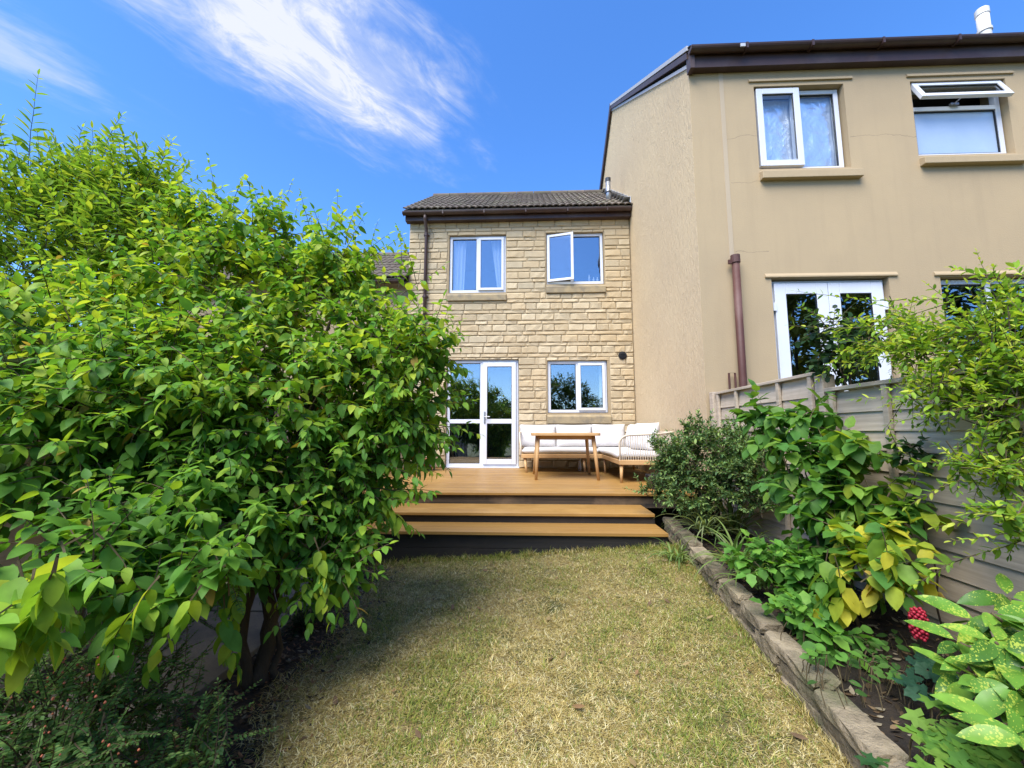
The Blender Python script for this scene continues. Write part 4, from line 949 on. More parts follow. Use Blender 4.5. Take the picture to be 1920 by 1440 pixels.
        for i in cand:
            key = (V[i], K[i])
            if key not in cache:
                tv, tf = s.tpl[V[i]]; me = bpy.data.meshes.new('leaf'); me.from_pydata([tuple(q) for q in tv], [], tf); me.update()
                at = me.color_attributes.new('Col', 'FLOAT_COLOR', 'POINT'); at.data.foreach_set('color', np.tile(np.array([*s.cols[K[i]], 1], np.float32), len(tv)))
                me.polygons.foreach_set('use_smooth', [True]*len(me.polygons)); me.materials.append(s.mat); cache[key] = me
            mw = Matrix([[*R[i][0], P[i][0]], [*R[i][1], P[i][1]], [*R[i][2], P[i][2]], [0, 0, 0, 1]])
            link('leaf', cache[key], root, mw)
        vs, fs, cs, off = [], [], [], 0
        for t, (tv, tf) in enumerate(s.tpl):
            ix = np.nonzero((V == t) & ~single)[0]
            if not len(ix): continue
            vv_ = np.einsum('nij,kj->nki', R[ix], tv) + P[ix][:, None, :]; m_ = len(tv)
            vs.append(vv_.reshape(-1, 3)); tfa = np.array(tf)
            fs.append((tfa[None] + (np.arange(len(ix))*m_)[:, None, None] + off).reshape(-1, 3)); off += m_*len(ix)
            ca = np.array(s.cols)[K[ix]]; ca = np.concatenate([ca, np.ones((len(ix), 1))], 1); cs.append(np.repeat(ca, m_, 0))
        if vs:
            vs = np.concatenate(vs); fs = np.concatenate(fs); cs = np.concatenate(cs)
            stuff(fast_mesh('foliage', vs, fs, s.mat, root, cs))
        return root
def fast_mesh(name, v, f, mt, parent, cols, smooth=True):
    me = bpy.data.meshes.new(name); nv, nf = len(v), len(f)
    me.vertices.add(nv); me.vertices.foreach_set('co', np.asarray(v, np.float32).ravel())
    me.loops.add(nf*3); me.loops.foreach_set('vertex_index', np.asarray(f, np.int32).ravel())
    me.polygons.add(nf); me.polygons.foreach_set('loop_start', np.arange(0, nf*3, 3, dtype=np.int32)); me.polygons.foreach_set('loop_total', np.full(nf, 3, np.int32))
    if smooth: me.polygons.foreach_set('use_smooth', np.ones(nf, bool))
    me.update(calc_edges=True)
    at = me.color_attributes.new('Col', 'FLOAT_COLOR', 'POINT'); at.data.foreach_set('color', np.asarray(cols, np.float32).ravel())
    me.materials.append(mt); return link(name, me, parent)
def bez(a, b, bend, n=7, jit=.02, r=None):
    a, b = np.array(a, float), np.array(b, float); m_ = (a+b)/2 + np.array(bend); r = r or rnd
    return [tuple((1-t)**2*a + 2*t*(1-t)*m_ + t*t*b + np.array([r.uniform(-jit, jit), r.uniform(-jit, jit), 0])*(0 < t < 1)) for t in [i/n for i in range(n+1)]]

# 1. the big ovate-leaved shrub on the left
OV = [leaf_tpl(5, .50, .62, 1.0, .22, .28, wavy=.012, seed=i) for i in range(3)] + [leaf_tpl(5, .56, .58, .9, .15, .16, wavy=.015, seed=9)]
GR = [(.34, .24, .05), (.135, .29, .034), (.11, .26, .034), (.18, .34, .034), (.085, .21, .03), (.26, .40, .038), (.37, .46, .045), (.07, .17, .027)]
bb = onZ(490, 1275, 0)
big = Plant('leafy_shrub', 'large bright green shrub with oval drooping leaves filling the left side', 'shrub', (bb[0], bb[1], 0.0), OV, GR, seed=3)
def colbig(pos, t):  # sunlit top put into the colour: brighter, yellower leaves higher up
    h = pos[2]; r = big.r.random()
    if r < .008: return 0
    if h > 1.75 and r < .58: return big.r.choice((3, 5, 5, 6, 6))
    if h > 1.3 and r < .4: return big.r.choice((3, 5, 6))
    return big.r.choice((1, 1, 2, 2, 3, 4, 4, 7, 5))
kw = dict(size=.084, nl=7, Ls=.34, opp=True, grav=.5, ang=58, hang=.6, cpick=colbig, out=.8, up=.25, start=.1, tipsize=.6)
BL = [(600, 610, 2.75, 170, 170, .50, 150), (705, 700, 2.55, 130, 150, .42, 140), (420, 570, 2.7, 200, 170, .55, 170), (520, 790, 2.35, 230, 190, .55, 260),
      (665, 880, 2.45, 115, 110, .35, 100), (310, 740, 2.1, 230, 190, .5, 220), (120, 830, 1.85, 190, 170, .45, 150), (600, 1010, 2.25, 95, 65, .3, 60),
      (380, 960, 1.9, 190, 120, .4, 130), (250, 1010, 1.7, 180, 110, .35, 90), (480, 445, 2.9, 110, 85, .4, 60), (630, 480, 2.85, 70, 70, .35, 40),
      (770, 790, 2.5, 70, 90, .3, 50), (150, 620, 2.3, 200, 120, .5, 110), (800, 650, 2.5, 55, 60, .28, 36), (430, 1060, 1.9, 90, 50, .25, 22), (620, 1060, 2.15, 70, 35, .2, 18), (230, 540, 2.7, 130, 80, .35, 46), (350, 440, 2.85, 90, 70, .3, 34), (60, 640, 2.4, 120, 80, .3, 36)]
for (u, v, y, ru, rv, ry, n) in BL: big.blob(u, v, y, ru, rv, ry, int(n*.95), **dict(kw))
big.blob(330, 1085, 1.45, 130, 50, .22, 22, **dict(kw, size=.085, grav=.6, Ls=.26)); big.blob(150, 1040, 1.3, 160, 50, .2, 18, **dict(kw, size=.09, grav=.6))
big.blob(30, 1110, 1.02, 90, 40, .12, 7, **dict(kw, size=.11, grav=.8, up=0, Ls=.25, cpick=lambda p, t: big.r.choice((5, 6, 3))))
def tip(pl, u, v, y, L_, dpx, **k):
    """a shoot whose end reaches pixel (u, v) at depth y"""
    e = onY(u, v, y); b = onY(u - dpx[0], v - dpx[1], y - .02); d = unit(e - b); pl.shoot(e - d*L_, d, L_, **k)
tk = dict(size=.095, nl=9, opp=True, grav=.12, ang=55, hang=.75, r0=.0035, cpick=lambda p, t: big.r.choice((3, 5, 6, 2)), tipsize=.4)
for (u, v, y, L_, dp) in ((400, 300, 2.95, .62, (-6, -80)), (440, 330, 2.9, .5, (10, -80)), (548, 335, 2.95, .6, (40, -80)), (628, 352, 2.9, .75, (10, -90)), (655, 420, 2.85, .5, (30, -60)), (748, 432, 2.85, .55, (70, -70)),
                          (812, 470, 2.7, .6, (50, -60)), (862, 592, 2.6, .5, (70, -40)), (870, 660, 2.5, .45, (80, 0)), (892, 735, 2.5, .5, (80, -10)), (905, 815, 2.45, .5, (70, 10)), (700, 1045, 2.2, .45, (70, 20)),
                          (825, 890, 2.4, .4, (60, 20)), (815, 935, 2.4, .4, (60, 10)), (790, 1000, 2.35, .35, (50, 40)), (585, 400, 2.95, .4, (-10, -70)), (520, 390, 2.95, .45, (-20, -70)), (640, 1160, 2.0, .4, (20, 60)), (600, 1100, 2.0, .4, (50, 40)), (445, 1225, 1.75, .4, (0, 60)), (710, 1010, 2.3, .35, (50, 10)), (690, 470, 2.85, .5, (20, -70)), (350, 330, 3.0, .4, (-20, -70))):
    tip(big, u, v, y, L_, dp, **tk)
r6 = random.Random(66)
for i in range(26):
    u = r6.uniform(330, 770); tip(big, u, 330 + .00055*(u-430)**2 + r6.uniform(10, 110), r6.uniform(2.75, 3.0), r6.uniform(.35, .6), (r6.gauss(12, 18), -80), **dict(tk, size=.078))
for (u, v, y, L_, dp) in ((200, 1230, 1.2, .3, (-40, 60)), (265, 1210, 1.3, .3, (-40, 40)), (120, 1090, 1.05, .34, (60, -10)), (420, 1260, 1.6, .3, (0, 60)), (80, 1215, 1.0, .25, (-10, 60)), (30, 1200, .98, .25, (-30, 60))):
    tip(big, u, v, y, L_, dp, **dict(tk, size=.092, nl=6, grav=.5, tipsize=.75))
T0 = (bb[0], bb[1], gz(bb[0], bb[1]) - .03)
fork = onY(500, 1110, 2.25)
big.stem(bez(T0, fork, (.03, 0, 0)), .042, .032); b2_ = (T0[0]-.05, T0[1]-.04, T0[2])
big.stem(bez(b2_, onY(470, 1090, 2.15), (-.03, 0, 0)), .026, .02); big.stem(bez((T0[0]+.07, T0[1]+.03, T0[2]), onY(520, 1080, 2.3), (.01, 0, .0)), .018, .014)
for (u, v, y) in ((600, 700, 2.7), (700, 760, 2.5), (420, 640, 2.7), (330, 800, 2.1), (150, 860, 1.85), (520, 480, 2.85), (640, 540, 2.8), (390, 980, 1.9), (620, 980, 2.3), (770, 620, 2.6), (250, 1040, 1.6)):
    st_ = fork if y > 2 else onY(470, 1090, 2.15)
    big.stem(bez(st_, onY(u, v, y), (rnd.uniform(-.1, .1), rnd.uniform(-.1, .1), .12)), .022, .006, 6)
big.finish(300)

# 2. tall narrow-leaved shrub behind it
NA = [leaf_tpl(4, q_, .75, 1.0, .25, .24, seed=i) for i, q_ in enumerate((.24, .30, .34))]
tb0 = (-2.3, 2.9, gz(-2.0, 2.9))
tall = Plant('tall_shrub', 'tall narrow leaved shrub with upright shoots at the upper left', 'shrub', tb0, NA, [(.19, .33, .04), (.15, .28, .038), (.24, .37, .042), (.32, .41, .05), (.11, .22, .034)], seed=5)
nk = dict(size=.10, nl=9, opp=True, grav=-.05, ang=52, hang=.12, out=.45, up=.75, Ls=.42, tipsize=.6, flat=.5)
for (u, v, y, ru, rv, ry, n) in ((90, 480, 3.0, 170, 170, .55, 130), (250, 430, 3.0, 110, 130, .45, 80), (20, 560, 2.8, 120, 160, .4, 60), (330, 470, 3.0, 90, 100, .4, 50), (150, 380, 3.05, 120, 90, .4, 50), (-120, 450, 3.0, 150, 220, .5, 70), (180, 640, 2.9, 200, 120, .4, 70), (270, 370, 3.0, 70, 90, .3, 36), (80, 370, 3.0, 130, 90, .35, 50), (200, 500, 2.9, 150, 80, .3, 50)):
    tall.blob(u, v, y, ru, rv, ry, int(n*1.15), **dict(nk))
for (u, v, y, L_, dp) in ((95, 165, 3.0, .85, (22, -80)), (5, 185, 2.9, .5, (20, -80)), (15, 230, 2.9, .5, (30, -60)), (140, 235, 3.0, .5, (5, -80)), (205, 225, 3.05, .55, (-10, -80)), (222, 215, 3.05, .5, (30, -80)), (265, 240, 3.05, .6, (-5, -80)), (322, 238, 3.05, .7, (20, -80)), (345, 300, 3.0, .45, (40, -60)), (55, 270, 3.0, .5, (-5, -80)), (180, 300, 3.0, .5, (-20, -80)), (290, 300, 3.0, .5, (10, -80)), (360, 350, 3.0, .45, (40, -60)), (110, 300, 3.0, .5, (20, -70))):
    tall.shoot(*(lambda e, d: (e - d*L_, d))(onY(u, v, y), unit(onY(u, v, y) - onY(u-dp[0], v-dp[1], y))), L_, 13, .12, opp=True, grav=0, ang=48, hang=.05, tipsize=.45, flat=.75, r0=.004)
for (u, v, y) in ((90, 480, 3.0), (250, 430, 3.0), (20, 560, 2.8), (330, 470, 3.0), (-100, 450, 3.0), (150, 380, 3.05)):
    tall.stem(bez((tb0[0]+rnd.uniform(-.1, .1), tb0[1]+rnd.uniform(-.1, .1), tb0[2]-.03), onY(u, v, y), (rnd.uniform(-.2, .1), 0, .2)), .026, .006, 6)
tall.finish(300)

# 3. cotoneaster with tiny leaves and rusty flecks, bottom left
TN = [leaf_tpl(3, .52, .7, .8, .2, .1, seed=i) for i in range(2)]
cb = onZ(160, 1440, 0)
cot = Plant('cotoneaster', 'low dark green cotoneaster with tiny leaves and orange flecks at bottom left', 'shrub', (cb[0], cb[1], 0), TN, [(.085, .18, .048), (.12, .23, .06), (.06, .14, .04), (.17, .27, .075)], 'leaf', seed=8)
ck = dict(size=.019, nl=17, opp=True, grav=.2, ang=62, hang=.0, out=.7, up=.15, Ls=.24, flat=.95, tipsize=.6, r0=.0025)
for (u, v, y, ru, rv, ry, n) in ((110, 1330, 1.25, 190, 110, .28, 170), (330, 1400, 1.40, 120, 60, .2, 70), (60, 1430, 1.1, 160, 60, .2, 70), (250, 1300, 1.45, 140, 60, .2, 60), (-60, 1350, 1.2, 120, 140, .3, 50), (330, 1110, 1.75, 170, 80, .25, 55)):
    cot.blob(u, v, y, ru, rv, ry, n, **dict(ck))
for (u, v, y, dp) in ((425, 1300, 1.50, (80, -20)), (415, 1262, 1.55, (70, 20)), (365, 1228, 1.5, (70, -30)), (360, 1290, 1.5, (60, 40)), (310, 1390, 1.4, (60, -10)), (65, 1225, 1.2, (5, -70)), (180, 1160, 1.35, (5, -70)), (300, 1050, 1.8, (0, -60)), (160, 1060, 1.9, (10, -60))):
    e = onY(u, v, y); d = unit(e - onY(u-dp[0], v-dp[1], y)); cot.shoot(e - d*.34, d, .34, 24, .018, opp=True, grav=.05, ang=60, hang=0, flat=.95, tipsize=.6, r0=.003)
for i in range(9):
    cot.stem(bez((cb[0]+rnd.uniform(-.15, .15), cb[1]+rnd.uniform(-.1, .1), -.02), onY(rnd.uniform(-20, 330), rnd.uniform(1250, 1380), rnd.uniform(1.2, 1.45)), (0, 0, .1)), .008, .003, 5)
cr = cot.finish(300)
fb = MB()
for i in range(110):
    c = onY(rnd.gauss(120, 80), rnd.uniform(1230, 1430), 1.25 + rnd.uniform(-.22, .12)); r_ = rnd.uniform(.0025, .0048)
    b0 = len(fb.v); fb.v += [tuple(c + np.array(q)*r_) for q in ((1, 0, 0), (-1, 0, 0), (0, 1, 0), (0, -1, 0), (0, 0, 1), (0, 0, -1))]
    fb.f += [tuple(b0+k for k in t) for t in ((0, 2, 4), (2, 1, 4), (1, 3, 4), (3, 0, 4), (2, 0, 5), (1, 2, 5), (3, 1, 5), (0, 3, 5))]
stuff(fb.build('berries', M['orange'], cr, True))

# 4. small dark plant at the path edge
sp0 = onZ(575, 1175, gz(-1.4, 2.7)); sd_ = Plant('small_plant', 'small dark green plant on bare soil at the path edge', 'plant', tuple(sp0), TN, [(.02, .045, .018), (.03, .06, .02)], seed=12)
for i in range(46):
    d = unit([rnd.gauss(0, .6), rnd.gauss(0, .6), 1]); sd_.shoot(tuple(sp0 + np.array([rnd.gauss(0, .045), rnd.gauss(0, .045), 0])), d, rnd.uniform(.1, .2), 9, .028, opp=True, grav=.2, ang=60, hang=0, r0=.002)
sd_.finish(60)

# 5. grey-green bush at the deck corner
SB = [leaf_tpl(4, .40, .75, .85, .22, .10, seed=i) for i in range(3)]
def on_bed(u, v): return onZ(u, v, .24)
eb = np.array((1.78, 4.15, .24))
bush = Plant('evergreen_bush', 'dense grey green small leaved bush at the deck corner', 'bush', tuple(eb), SB, [(.125, .215, .065), (.095, .18, .055), (.17, .26, .08), (.065, .135, .04), (.22, .31, .085), (.045, .095, .03)], 'leaf_dull', seed=15)
ek = dict(size=.050, nl=10, opp=True, grav=.15, ang=50, hang=.05, out=.7, up=.45, Ls=.2, tipsize=.7, r0=.003)
for (u, v, y, ru, rv, ry, n) in ((1335, 865, 4.15, 105, 70, .38, 230), (1275, 880, 4.35, 55, 55, .25, 80), (1405, 900, 3.85, 75, 65, .3, 110), (1300, 925, 4.1, 70, 40, .25, 80), (1310, 815, 4.3, 35, 30, .2, 40), (1390, 830, 4.2, 60, 45, .25, 60), (1225, 920, 4.45, 35, 14, .1, 18), (1245, 850, 4.4, 30, 40, .2, 30)):
    bush.blob(u, v, y, ru, rv, ry, int(n*1.2), **dict(ek))
for i in range(8): bush.stem(bez((eb[0]+rnd.uniform(-.1, .1), eb[1]+rnd.uniform(-.1, .1), .18), onY(rnd.uniform(1250, 1410), rnd.uniform(830, 920), 4.1), (0, 0, .1)), .014, .004, 6)
bush.finish(300)

# 6. strap-leaved clumps spilling over the wall
ST = [leaf_tpl(8, .055, .35, .6, .5, .0, seed=1)]
def strap(label, u, v, z, n, L_, cols, seed, spread=.7):
    p = onZ(u, v, z); pl = Plant('strap_leaved_plant', label, 'plant', tuple(p), [leaf_tpl(2)], cols, 'leaf', 'strap leaved plants in the flower bed', seed)
    r = pl.r; root = thing(pl.name, label, 'plant', tuple(p), pl.group)
    for i in range(n):
        a = r.uniform(0, 2*math.pi); el = r.uniform(.45, 1.25); d = np.array([math.cos(a)*math.cos(el), math.sin(a)*math.cos(el), math.sin(el)]); q = p + np.array([r.gauss(0, .03), r.gauss(0, .03), 0]); ln = L_*r.uniform(.55, 1.15); w_ = r.uniform(.007, .012)
        vs, fs, st = [], [], 9
        for k in range(st+1):
            t = k/st; wd = w_*(1-t**2.2)*min(1, .6+t*2); sd2 = unit(np.cross(d, [0, 0, 1]) + 1e-6); nn = np.cross(sd2, d)
            vs += [tuple(q - sd2*wd + nn*wd*.4), tuple(q), tuple(q + sd2*wd + nn*wd*.4)]
            q = q + d*ln/st; d = unit(d + np.array([0, 0, -(.18 + .38*t)*spread]))
            q[2] = max(q[2], gz(1.2, q[1]) + .015)
        for k in range(st):
            b0 = k*3; fs += [(b0, b0+3, b0+4, b0+1), (b0+1, b0+4, b0+5, b0+2)]
        c = r.choice(cols); obj('leaf', vs, fs, M['leaf'], root, True, [(*c, 1)]*len(vs))
GC = [(.13, .22, .05), (.095, .17, .045), (.18, .26, .07), (.22, .28, .10)]
strap('tall arching strap leaved clump below the grey green bush', 1375, 1000, .29, 80, .62, GC, 21, .5)
strap('strap leaved clump drooping over the stone wall beside the steps', 1322, 1000, .32, 80, .52, [(.19, .25, .10), (.14, .20, .08), (.26, .31, .15)], 22, .6)
strap('low strap leaved clump on the wall beyond the white topped stones', 1385, 1065, .29, 60, .42, GC, 23, .6)
strap('grassy clump growing at the foot of the steps by the wall', 1272, 1050, .16, 34, .30, GC, 24, .7)
strap('short grassy clump in front of the jagged leaved shrub', 1425, 1100, .28, 40, .32, GC, 25, .65)
strap('thin grassy clump hanging over the wall nearest the bush', 1300, 955, .36, 50, .46, [(.22, .27, .13), (.16, .22, .09)], 26, .6)

# 7. yellowing shrub in the middle of the bed
BR = [leaf_tpl(5, .66, .55, .85, .2, .22, wavy=.02, lobes=.06, seed=i) for i in range(4)]
YC = [(.085, .21, .030), (.115, .245, .036), (.065, .17, .027), (.17, .30, .04), (.31, .39, .038), (.48, .45, .045), (.60, .42, .09), (.075, .20, .04)]
yb_ = np.array((1.72, 2.55, .22))
yel = Plant('yellowing_shrub', 'broad leaved shrub turning from green to yellow in the flower bed', 'shrub', tuple(yb_), BR, YC, seed=31)
def coly(pos, t):
    rel = pos - CP; zc = rel@FW; u = 960+FPX*(rel@RT)/zc; v = 720-FPX*(rel@UP)/zc; r = yel.r.random()
    if v > 1065 and u > 1500 and r < .5: return yel.r.choice((4, 5, 5, 6))
    if v > 960 and u > 1570 and r < .75: return yel.r.choice((4, 4, 3, 5))
    if u > 1560 and r < .38: return yel.r.choice((3, 3, 4))
    return yel.r.choice((0, 0, 1, 2, 7, 3))
yk = dict(size=.108, nl=5, opp=True, grav=.55, ang=55, hang=.55, out=.7, up=.3, Ls=.26, cpick=coly, tipsize=.8, r0=.003)
for (u, v, y, ru, rv, ry, n) in ((1450, 790, 3.05, 55, 55, .2, 26), (1500, 860, 2.9, 55, 50, .2, 28), (1560, 850, 2.65, 50, 50, .18, 24), (1570, 930, 2.6, 80, 60, .22, 44), (1620, 1000, 2.4, 80, 45, .2, 30), (1500, 1010, 2.75, 60, 40, .2, 24), (1670, 920, 2.4, 50, 40, .15, 14), (1530, 770, 2.8, 50, 28, .15, 10), (1640, 1060, 2.2, 75, 30, .15, 16)):
    yel.blob(u, v, y, ru, rv, ry, int(n*.62), **dict(yk))
for (u, v, y, L_, dp) in ((1770, 1070, 2.15, .34, (80, 15)), (1690, 1105, 2.05, .3, (20, 60)), (1600, 1150, 2.1, .28, (20, 60)), (1535, 1135, 2.2, .28, (-10, 60)), (1655, 820, 2.6, .4, (60, 10)), (1420, 725, 3.1, .35, (-20, -60)), (1400, 790, 3.1, .3, (-60, 30)), (1430, 860, 3.0, .3, (-10, 60))):
    tip(yel, u, v, y, L_, dp, **{k: q for k, q in yk.items() if k not in ('out', 'up', 'Ls')})
for (u, v, y) in ((1450, 800, 3.05), (1510, 860, 2.9), (1570, 850, 2.65), (1620, 1000, 2.4), (1670, 920, 2.4), (1560, 940, 2.6), (1500, 1010, 2.75), (1700, 1040, 2.25)):
    yel.stem(bez((yb_[0]+rnd.uniform(-.1, .1), yb_[1]+rnd.uniform(-.12, .12), .17), onY(u, v, y), (0, 0, .12)), .010, .004, 6)
yel.finish(300, 'twig')

# 8. bright green jagged-leaved plant beside the wall
JG = [leaf_tpl(5, .72, .5, .8, .15, .2, lobes=.14, wavy=.02, seed=i) for i in range(3)]
jb = onZ(1500, 1120, .23)
jag = Plant('leafy_plant', 'fresh green plant with jagged leaves leaning over the stone wall', 'plant', tuple(jb), JG, [(.14, .32, .05), (.11, .27, .045), (.18, .36, .055), (.08, .20, .035)], seed=41)
for (u, v, y, ru, rv, ry, n) in ((1450, 1050, 2.75, 60, 35, .15, 24), (1520, 1080, 2.6, 60, 60, .15, 26), (1550, 1190, 2.2, 40, 40, .1, 10), (1500, 1160, 2.4, 30, 50, .1, 10)):
    jag.blob(u, v, y, ru, rv, ry, n, size=.075, nl=4, opp=True, grav=.4, ang=58, hang=.3, out=.6, up=.45, Ls=.2, tipsize=.9, r0=.0025)
jag.finish(200, 'twig')

# 9. bright arching shrub hanging over the fence from the right
SL = [leaf_tpl(4, .40, .75, .85, .3, .12, seed=i) for i in range(3)]
ab = np.array((2.02, 1.62, .2))
arc = Plant('arching_shrub', 'bright yellow green arching shrub spilling over the fence on the right', 'shrub', tuple(ab), SL, [(.27, .42, .04), (.34, .46, .045), (.20, .35, .038), (.15, .28, .034), (.44, .50, .07), (.10, .21, .03)], seed=51)
ak = dict(size=.050, nl=12, opp=True, grav=.2, ang=52, hang=-.05, out=.5, up=.1, Ls=.34, tipsize=.55, r0=.003)
for (u, v, y, ru, rv, ry, n) in ((1760, 650, 2.35, 110, 55, .2, 80), (1860, 640, 2.0, 80, 90, .2, 80), (1880, 760, 1.95, 60, 80, .2, 70), (1800, 730, 2.15, 110, 55, .2, 90), (1690, 650, 2.5, 70, 35, .15, 34), (1850, 860, 1.9, 80, 45, .12, 46), (1640, 600, 2.6, 70, 25, .12, 16), (1600, 650, 2.75, 60, 25, .12, 18), (1900, 960, 1.75, 40, 60, .1, 20), (1890, 570, 2.0, 50, 50, .15, 26), (2000, 700, 1.8, 120, 140, .25, 60)):
    arc.blob(u, v, y, ru, rv, ry, int(n*.52), **dict(ak))
def arcs(pts, y0, y1, n, size=.045):
    """long whip through pixel points"""
    P_ = [onY(u, v, y0 + (y1-y0)*i/(len(pts)-1)) for i, (u, v) in enumerate(pts)]
    for a, b in zip(P_, P_[1:]):
        d = unit(b-a); arc.shoot(a, d, float(np.linalg.norm(b-a)), n, size, opp=True, grav=.0, ang=50, hang=-.1, tipsize=.8, r0=.003, start=.0)
arcs([(1920, 560), (1800, 560), (1660, 610), (1480, 635)], 1.95, 2.8, 8); arcs([(1920, 880), (1800, 900), (1690, 935)], 1.8, 2.05, 9); arcs([(1925, 1010), (1830, 1040), (1700, 1085)], 1.72, 2.0, 9)
arcs([(1900, 640), (1700, 560), (1610, 570)], 2.0, 2.7, 8); arcs([(1920, 560), (1850, 520), (1785, 500)], 2.0, 2.2, 10); arcs([(1770, 720), (1700, 740), (1665, 800), (1690, 850)], 2.25, 2.25, 6, .036); arcs([(1920, 720), (1760, 560), (1730, 560)], 1.95, 2.3, 8); arcs([(1920, 520), (1905, 500)], 1.95, 2.0, 8); arcs([(1920, 950), (1860, 960), (1810, 965)], 1.75, 1.85, 6)
arcs([(1720, 600), (1600, 560), (1490, 545)], 2.5, 2.95, 7); arcs([(1680, 640), (1560, 600), (1500, 580)], 2.6, 2.9, 7)
for (u, v, y) in ((1860, 640, 2.0), (1800, 730, 2.15), (1850, 860, 1.9), (1760, 650, 2.35), (2000, 700, 1.8)):
    arc.stem(bez((ab[0]+rnd.uniform(-.06, .06), ab[1]+rnd.uniform(-.1, .1), .15), onY(u, v, y), (.12, 0, .3)), .013, .005, 6)
arc.finish(300)

# 10. dark ivy clump on top of the fence
IV = [leaf_tpl(4, .78, .5, .7, .15, .12, lobes=.12, seed=i) for i in range(3)]
iv = Plant('ivy', 'dark glossy ivy clump on top of the fence by the french doors', 'ivy', (2.24, 3.05, 1.5), IV, [(.02, .055, .02), (.03, .075, .025), (.015, .04, .016), (.05, .10, .03)], seed=61)
for (u, v, y, ru, rv, ry, n) in ((1565, 672, 3.08, 42, 34, .14, 46), (1610, 640, 2.98, 50, 34, .14, 40), (1560, 610, 3.1, 50, 30, .12, 22)):
    iv.blob(u, v, y, ru, rv, ry, n, size=.062, nl=5, opp=False, grav=.4, ang=60, hang=.3, out=.8, up=.1, Ls=.18, tipsize=.7, r0=.003)
iv.stem(bez((2.27, 3.0, 1.52), (2.3, 2.95, .0), (.05, 0, 0)), .012, .02, 6)
for (u, v, y) in ((1565, 672, 3.08), (1610, 640, 2.98)): iv.stem(bez((2.27, 3.0, 1.50), onY(u, v, y), (0, 0, .05)), .008, .004, 6)
iv.finish(200)
i2 = Plant('ivy_sprig', 'small dark leaved climber sprig against the fence middle', 'climber', (2.10, 2.32, .25), IV, [(.03, .08, .025), (.045, .10, .03)], seed=62)
for (u, v) in ((1690, 850), (1710, 838), (1725, 860)): i2.blob(u, v, 2.36, 16, 14, .04, 5, size=.07, nl=3, opp=False, grav=.3, ang=60, hang=.3, Ls=.1)
i2.stem(bez((2.10, 2.32, .2), onY(1705, 850, 2.36), (.0, 0, .1)), .005, .003, 5); i2.finish(60)

# 11. spotted laurel, bottom right
LA = [leaf_tpl(7, .40, .8, .95, .25, q_, lobes=.0, wavy=.014, seed=i) for i, q_ in enumerate((.16, .24, .34, .28))]
lb = np.array((1.95, 1.62, .2))
lau = Plant('spotted_laurel', 'glossy spotted laurel with yellow flecked leaves at bottom right', 'shrub', tuple(lb), LA, [(.085, .20, .028), (.11, .24, .032), (.15, .29, .038), (.06, .15, .024)], 'leaf_spot', seed=71)
def whorl(u, v, y, n, size, tilt=.35, z0=None):
    c = onY(u, v, y)
    for k in range(n):
        a = 2*math.pi*k/n + lau.r.uniform(-.25, .25); d = unit([math.cos(a), math.sin(a) - .35, lau.r.uniform(-.75, .55)]); lau.leaf(c + d*.015, d, unit(np.array([lau.r.gauss(0, .4), -.75 + lau.r.gauss(0, .3), 1])), size*lau.r.uniform(.75, 1.15))
    lau.stem(bez(lb + np.array([lau.r.uniform(-.06, .06), lau.r.uniform(-.06, .06), -.03]), c, (.04, .02, .06)), .009, .005, 6)
for a in ((1835, 1165, 1.72, 8, .145), (1890, 1120, 1.78, 7, .145), (1800, 1205, 1.68, 6, .13), (1868, 1205, 1.55, 8, .14), (1905, 1290, 1.40, 9, .14), (1845, 1280, 1.50, 8, .13), (1795, 1262, 1.62, 6, .115), (1915, 1210, 1.58, 8, .14), (1880, 1360, 1.36, 7, .125), (1960, 1180, 1.5, 8, .15), (1990, 1300, 1.3, 8, .15), (1930, 1390, 1.24, 7, .125), (1860, 1150, 1.68, 7, .13), (1815, 1240, 1.6, 6, .12), (1890, 1250, 1.5, 8, .13)):
    whorl(*a)
lau.finish(300, 'twig')

# 12. low lobed plants in the near bed
PG = [palm_tpl(5, i, .42) for i in range(2)]; PH = [palm_tpl(7, i, .18, .25) for i in range(2)]
def low(name, label, tpl, cols, spots, size, seed, up=.14):
    p0 = onZ(*spots[0], .2); pl = Plant(name, label, 'plant', tuple(p0), tpl, cols, seed=seed)
    for (u, v) in spots:
        c = onZ(u, v, .20 + up); b = np.array([c[0] + pl.r.uniform(-.05, .05), c[1] + pl.r.uniform(-.05, .05), .17])
        a = pl.r.uniform(0, 6.28); d = unit([math.cos(a), math.sin(a) - .4, -.15]); pl.leaf(c - d*size*.3, d, unit([pl.r.gauss(0, .3), -.35 + pl.r.gauss(0, .2), 1]), size*pl.r.uniform(.8, 1.2))
        pl.tw.tube(bez(b, c - d*size*.3 + d*.18*size, (0, 0, .05), 4, .004), [.002]*5, 4)
    pl.finish(200, 'twig')
r5 = random.Random(5)
low('geranium', 'pale green geranium with lobed leaves at the bottom right corner', PG, [(.13, .27, .04), (.10, .23, .04), (.17, .30, .05)], [(1780 + r5.gauss(0, 38), 1385 + r5.gauss(0, 28)) for _ in range(46)] + [(1850 + r5.gauss(0, 40), 1410 + r5.gauss(0, 22)) for _ in range(34)], .078, 81, .10)
low('coral_bells', 'dark blue green low plant with scalloped leaves on the bed soil', PH, [(.03, .09, .05), (.025, .075, .045), (.045, .11, .06)], [(1735 + r5.gauss(0, 20), 1270 + r5.gauss(0, 20)) for _ in range(16)], .07, 82, .06)
low('seedling', 'bright little lobed seedling on the soil near the wall', PG, [(.09, .22, .04), (.07, .18, .035)], [(1685 + r5.gauss(0, 10), 1265 + r5.gauss(0, 8)) for _ in range(5)], .045, 83, .04)
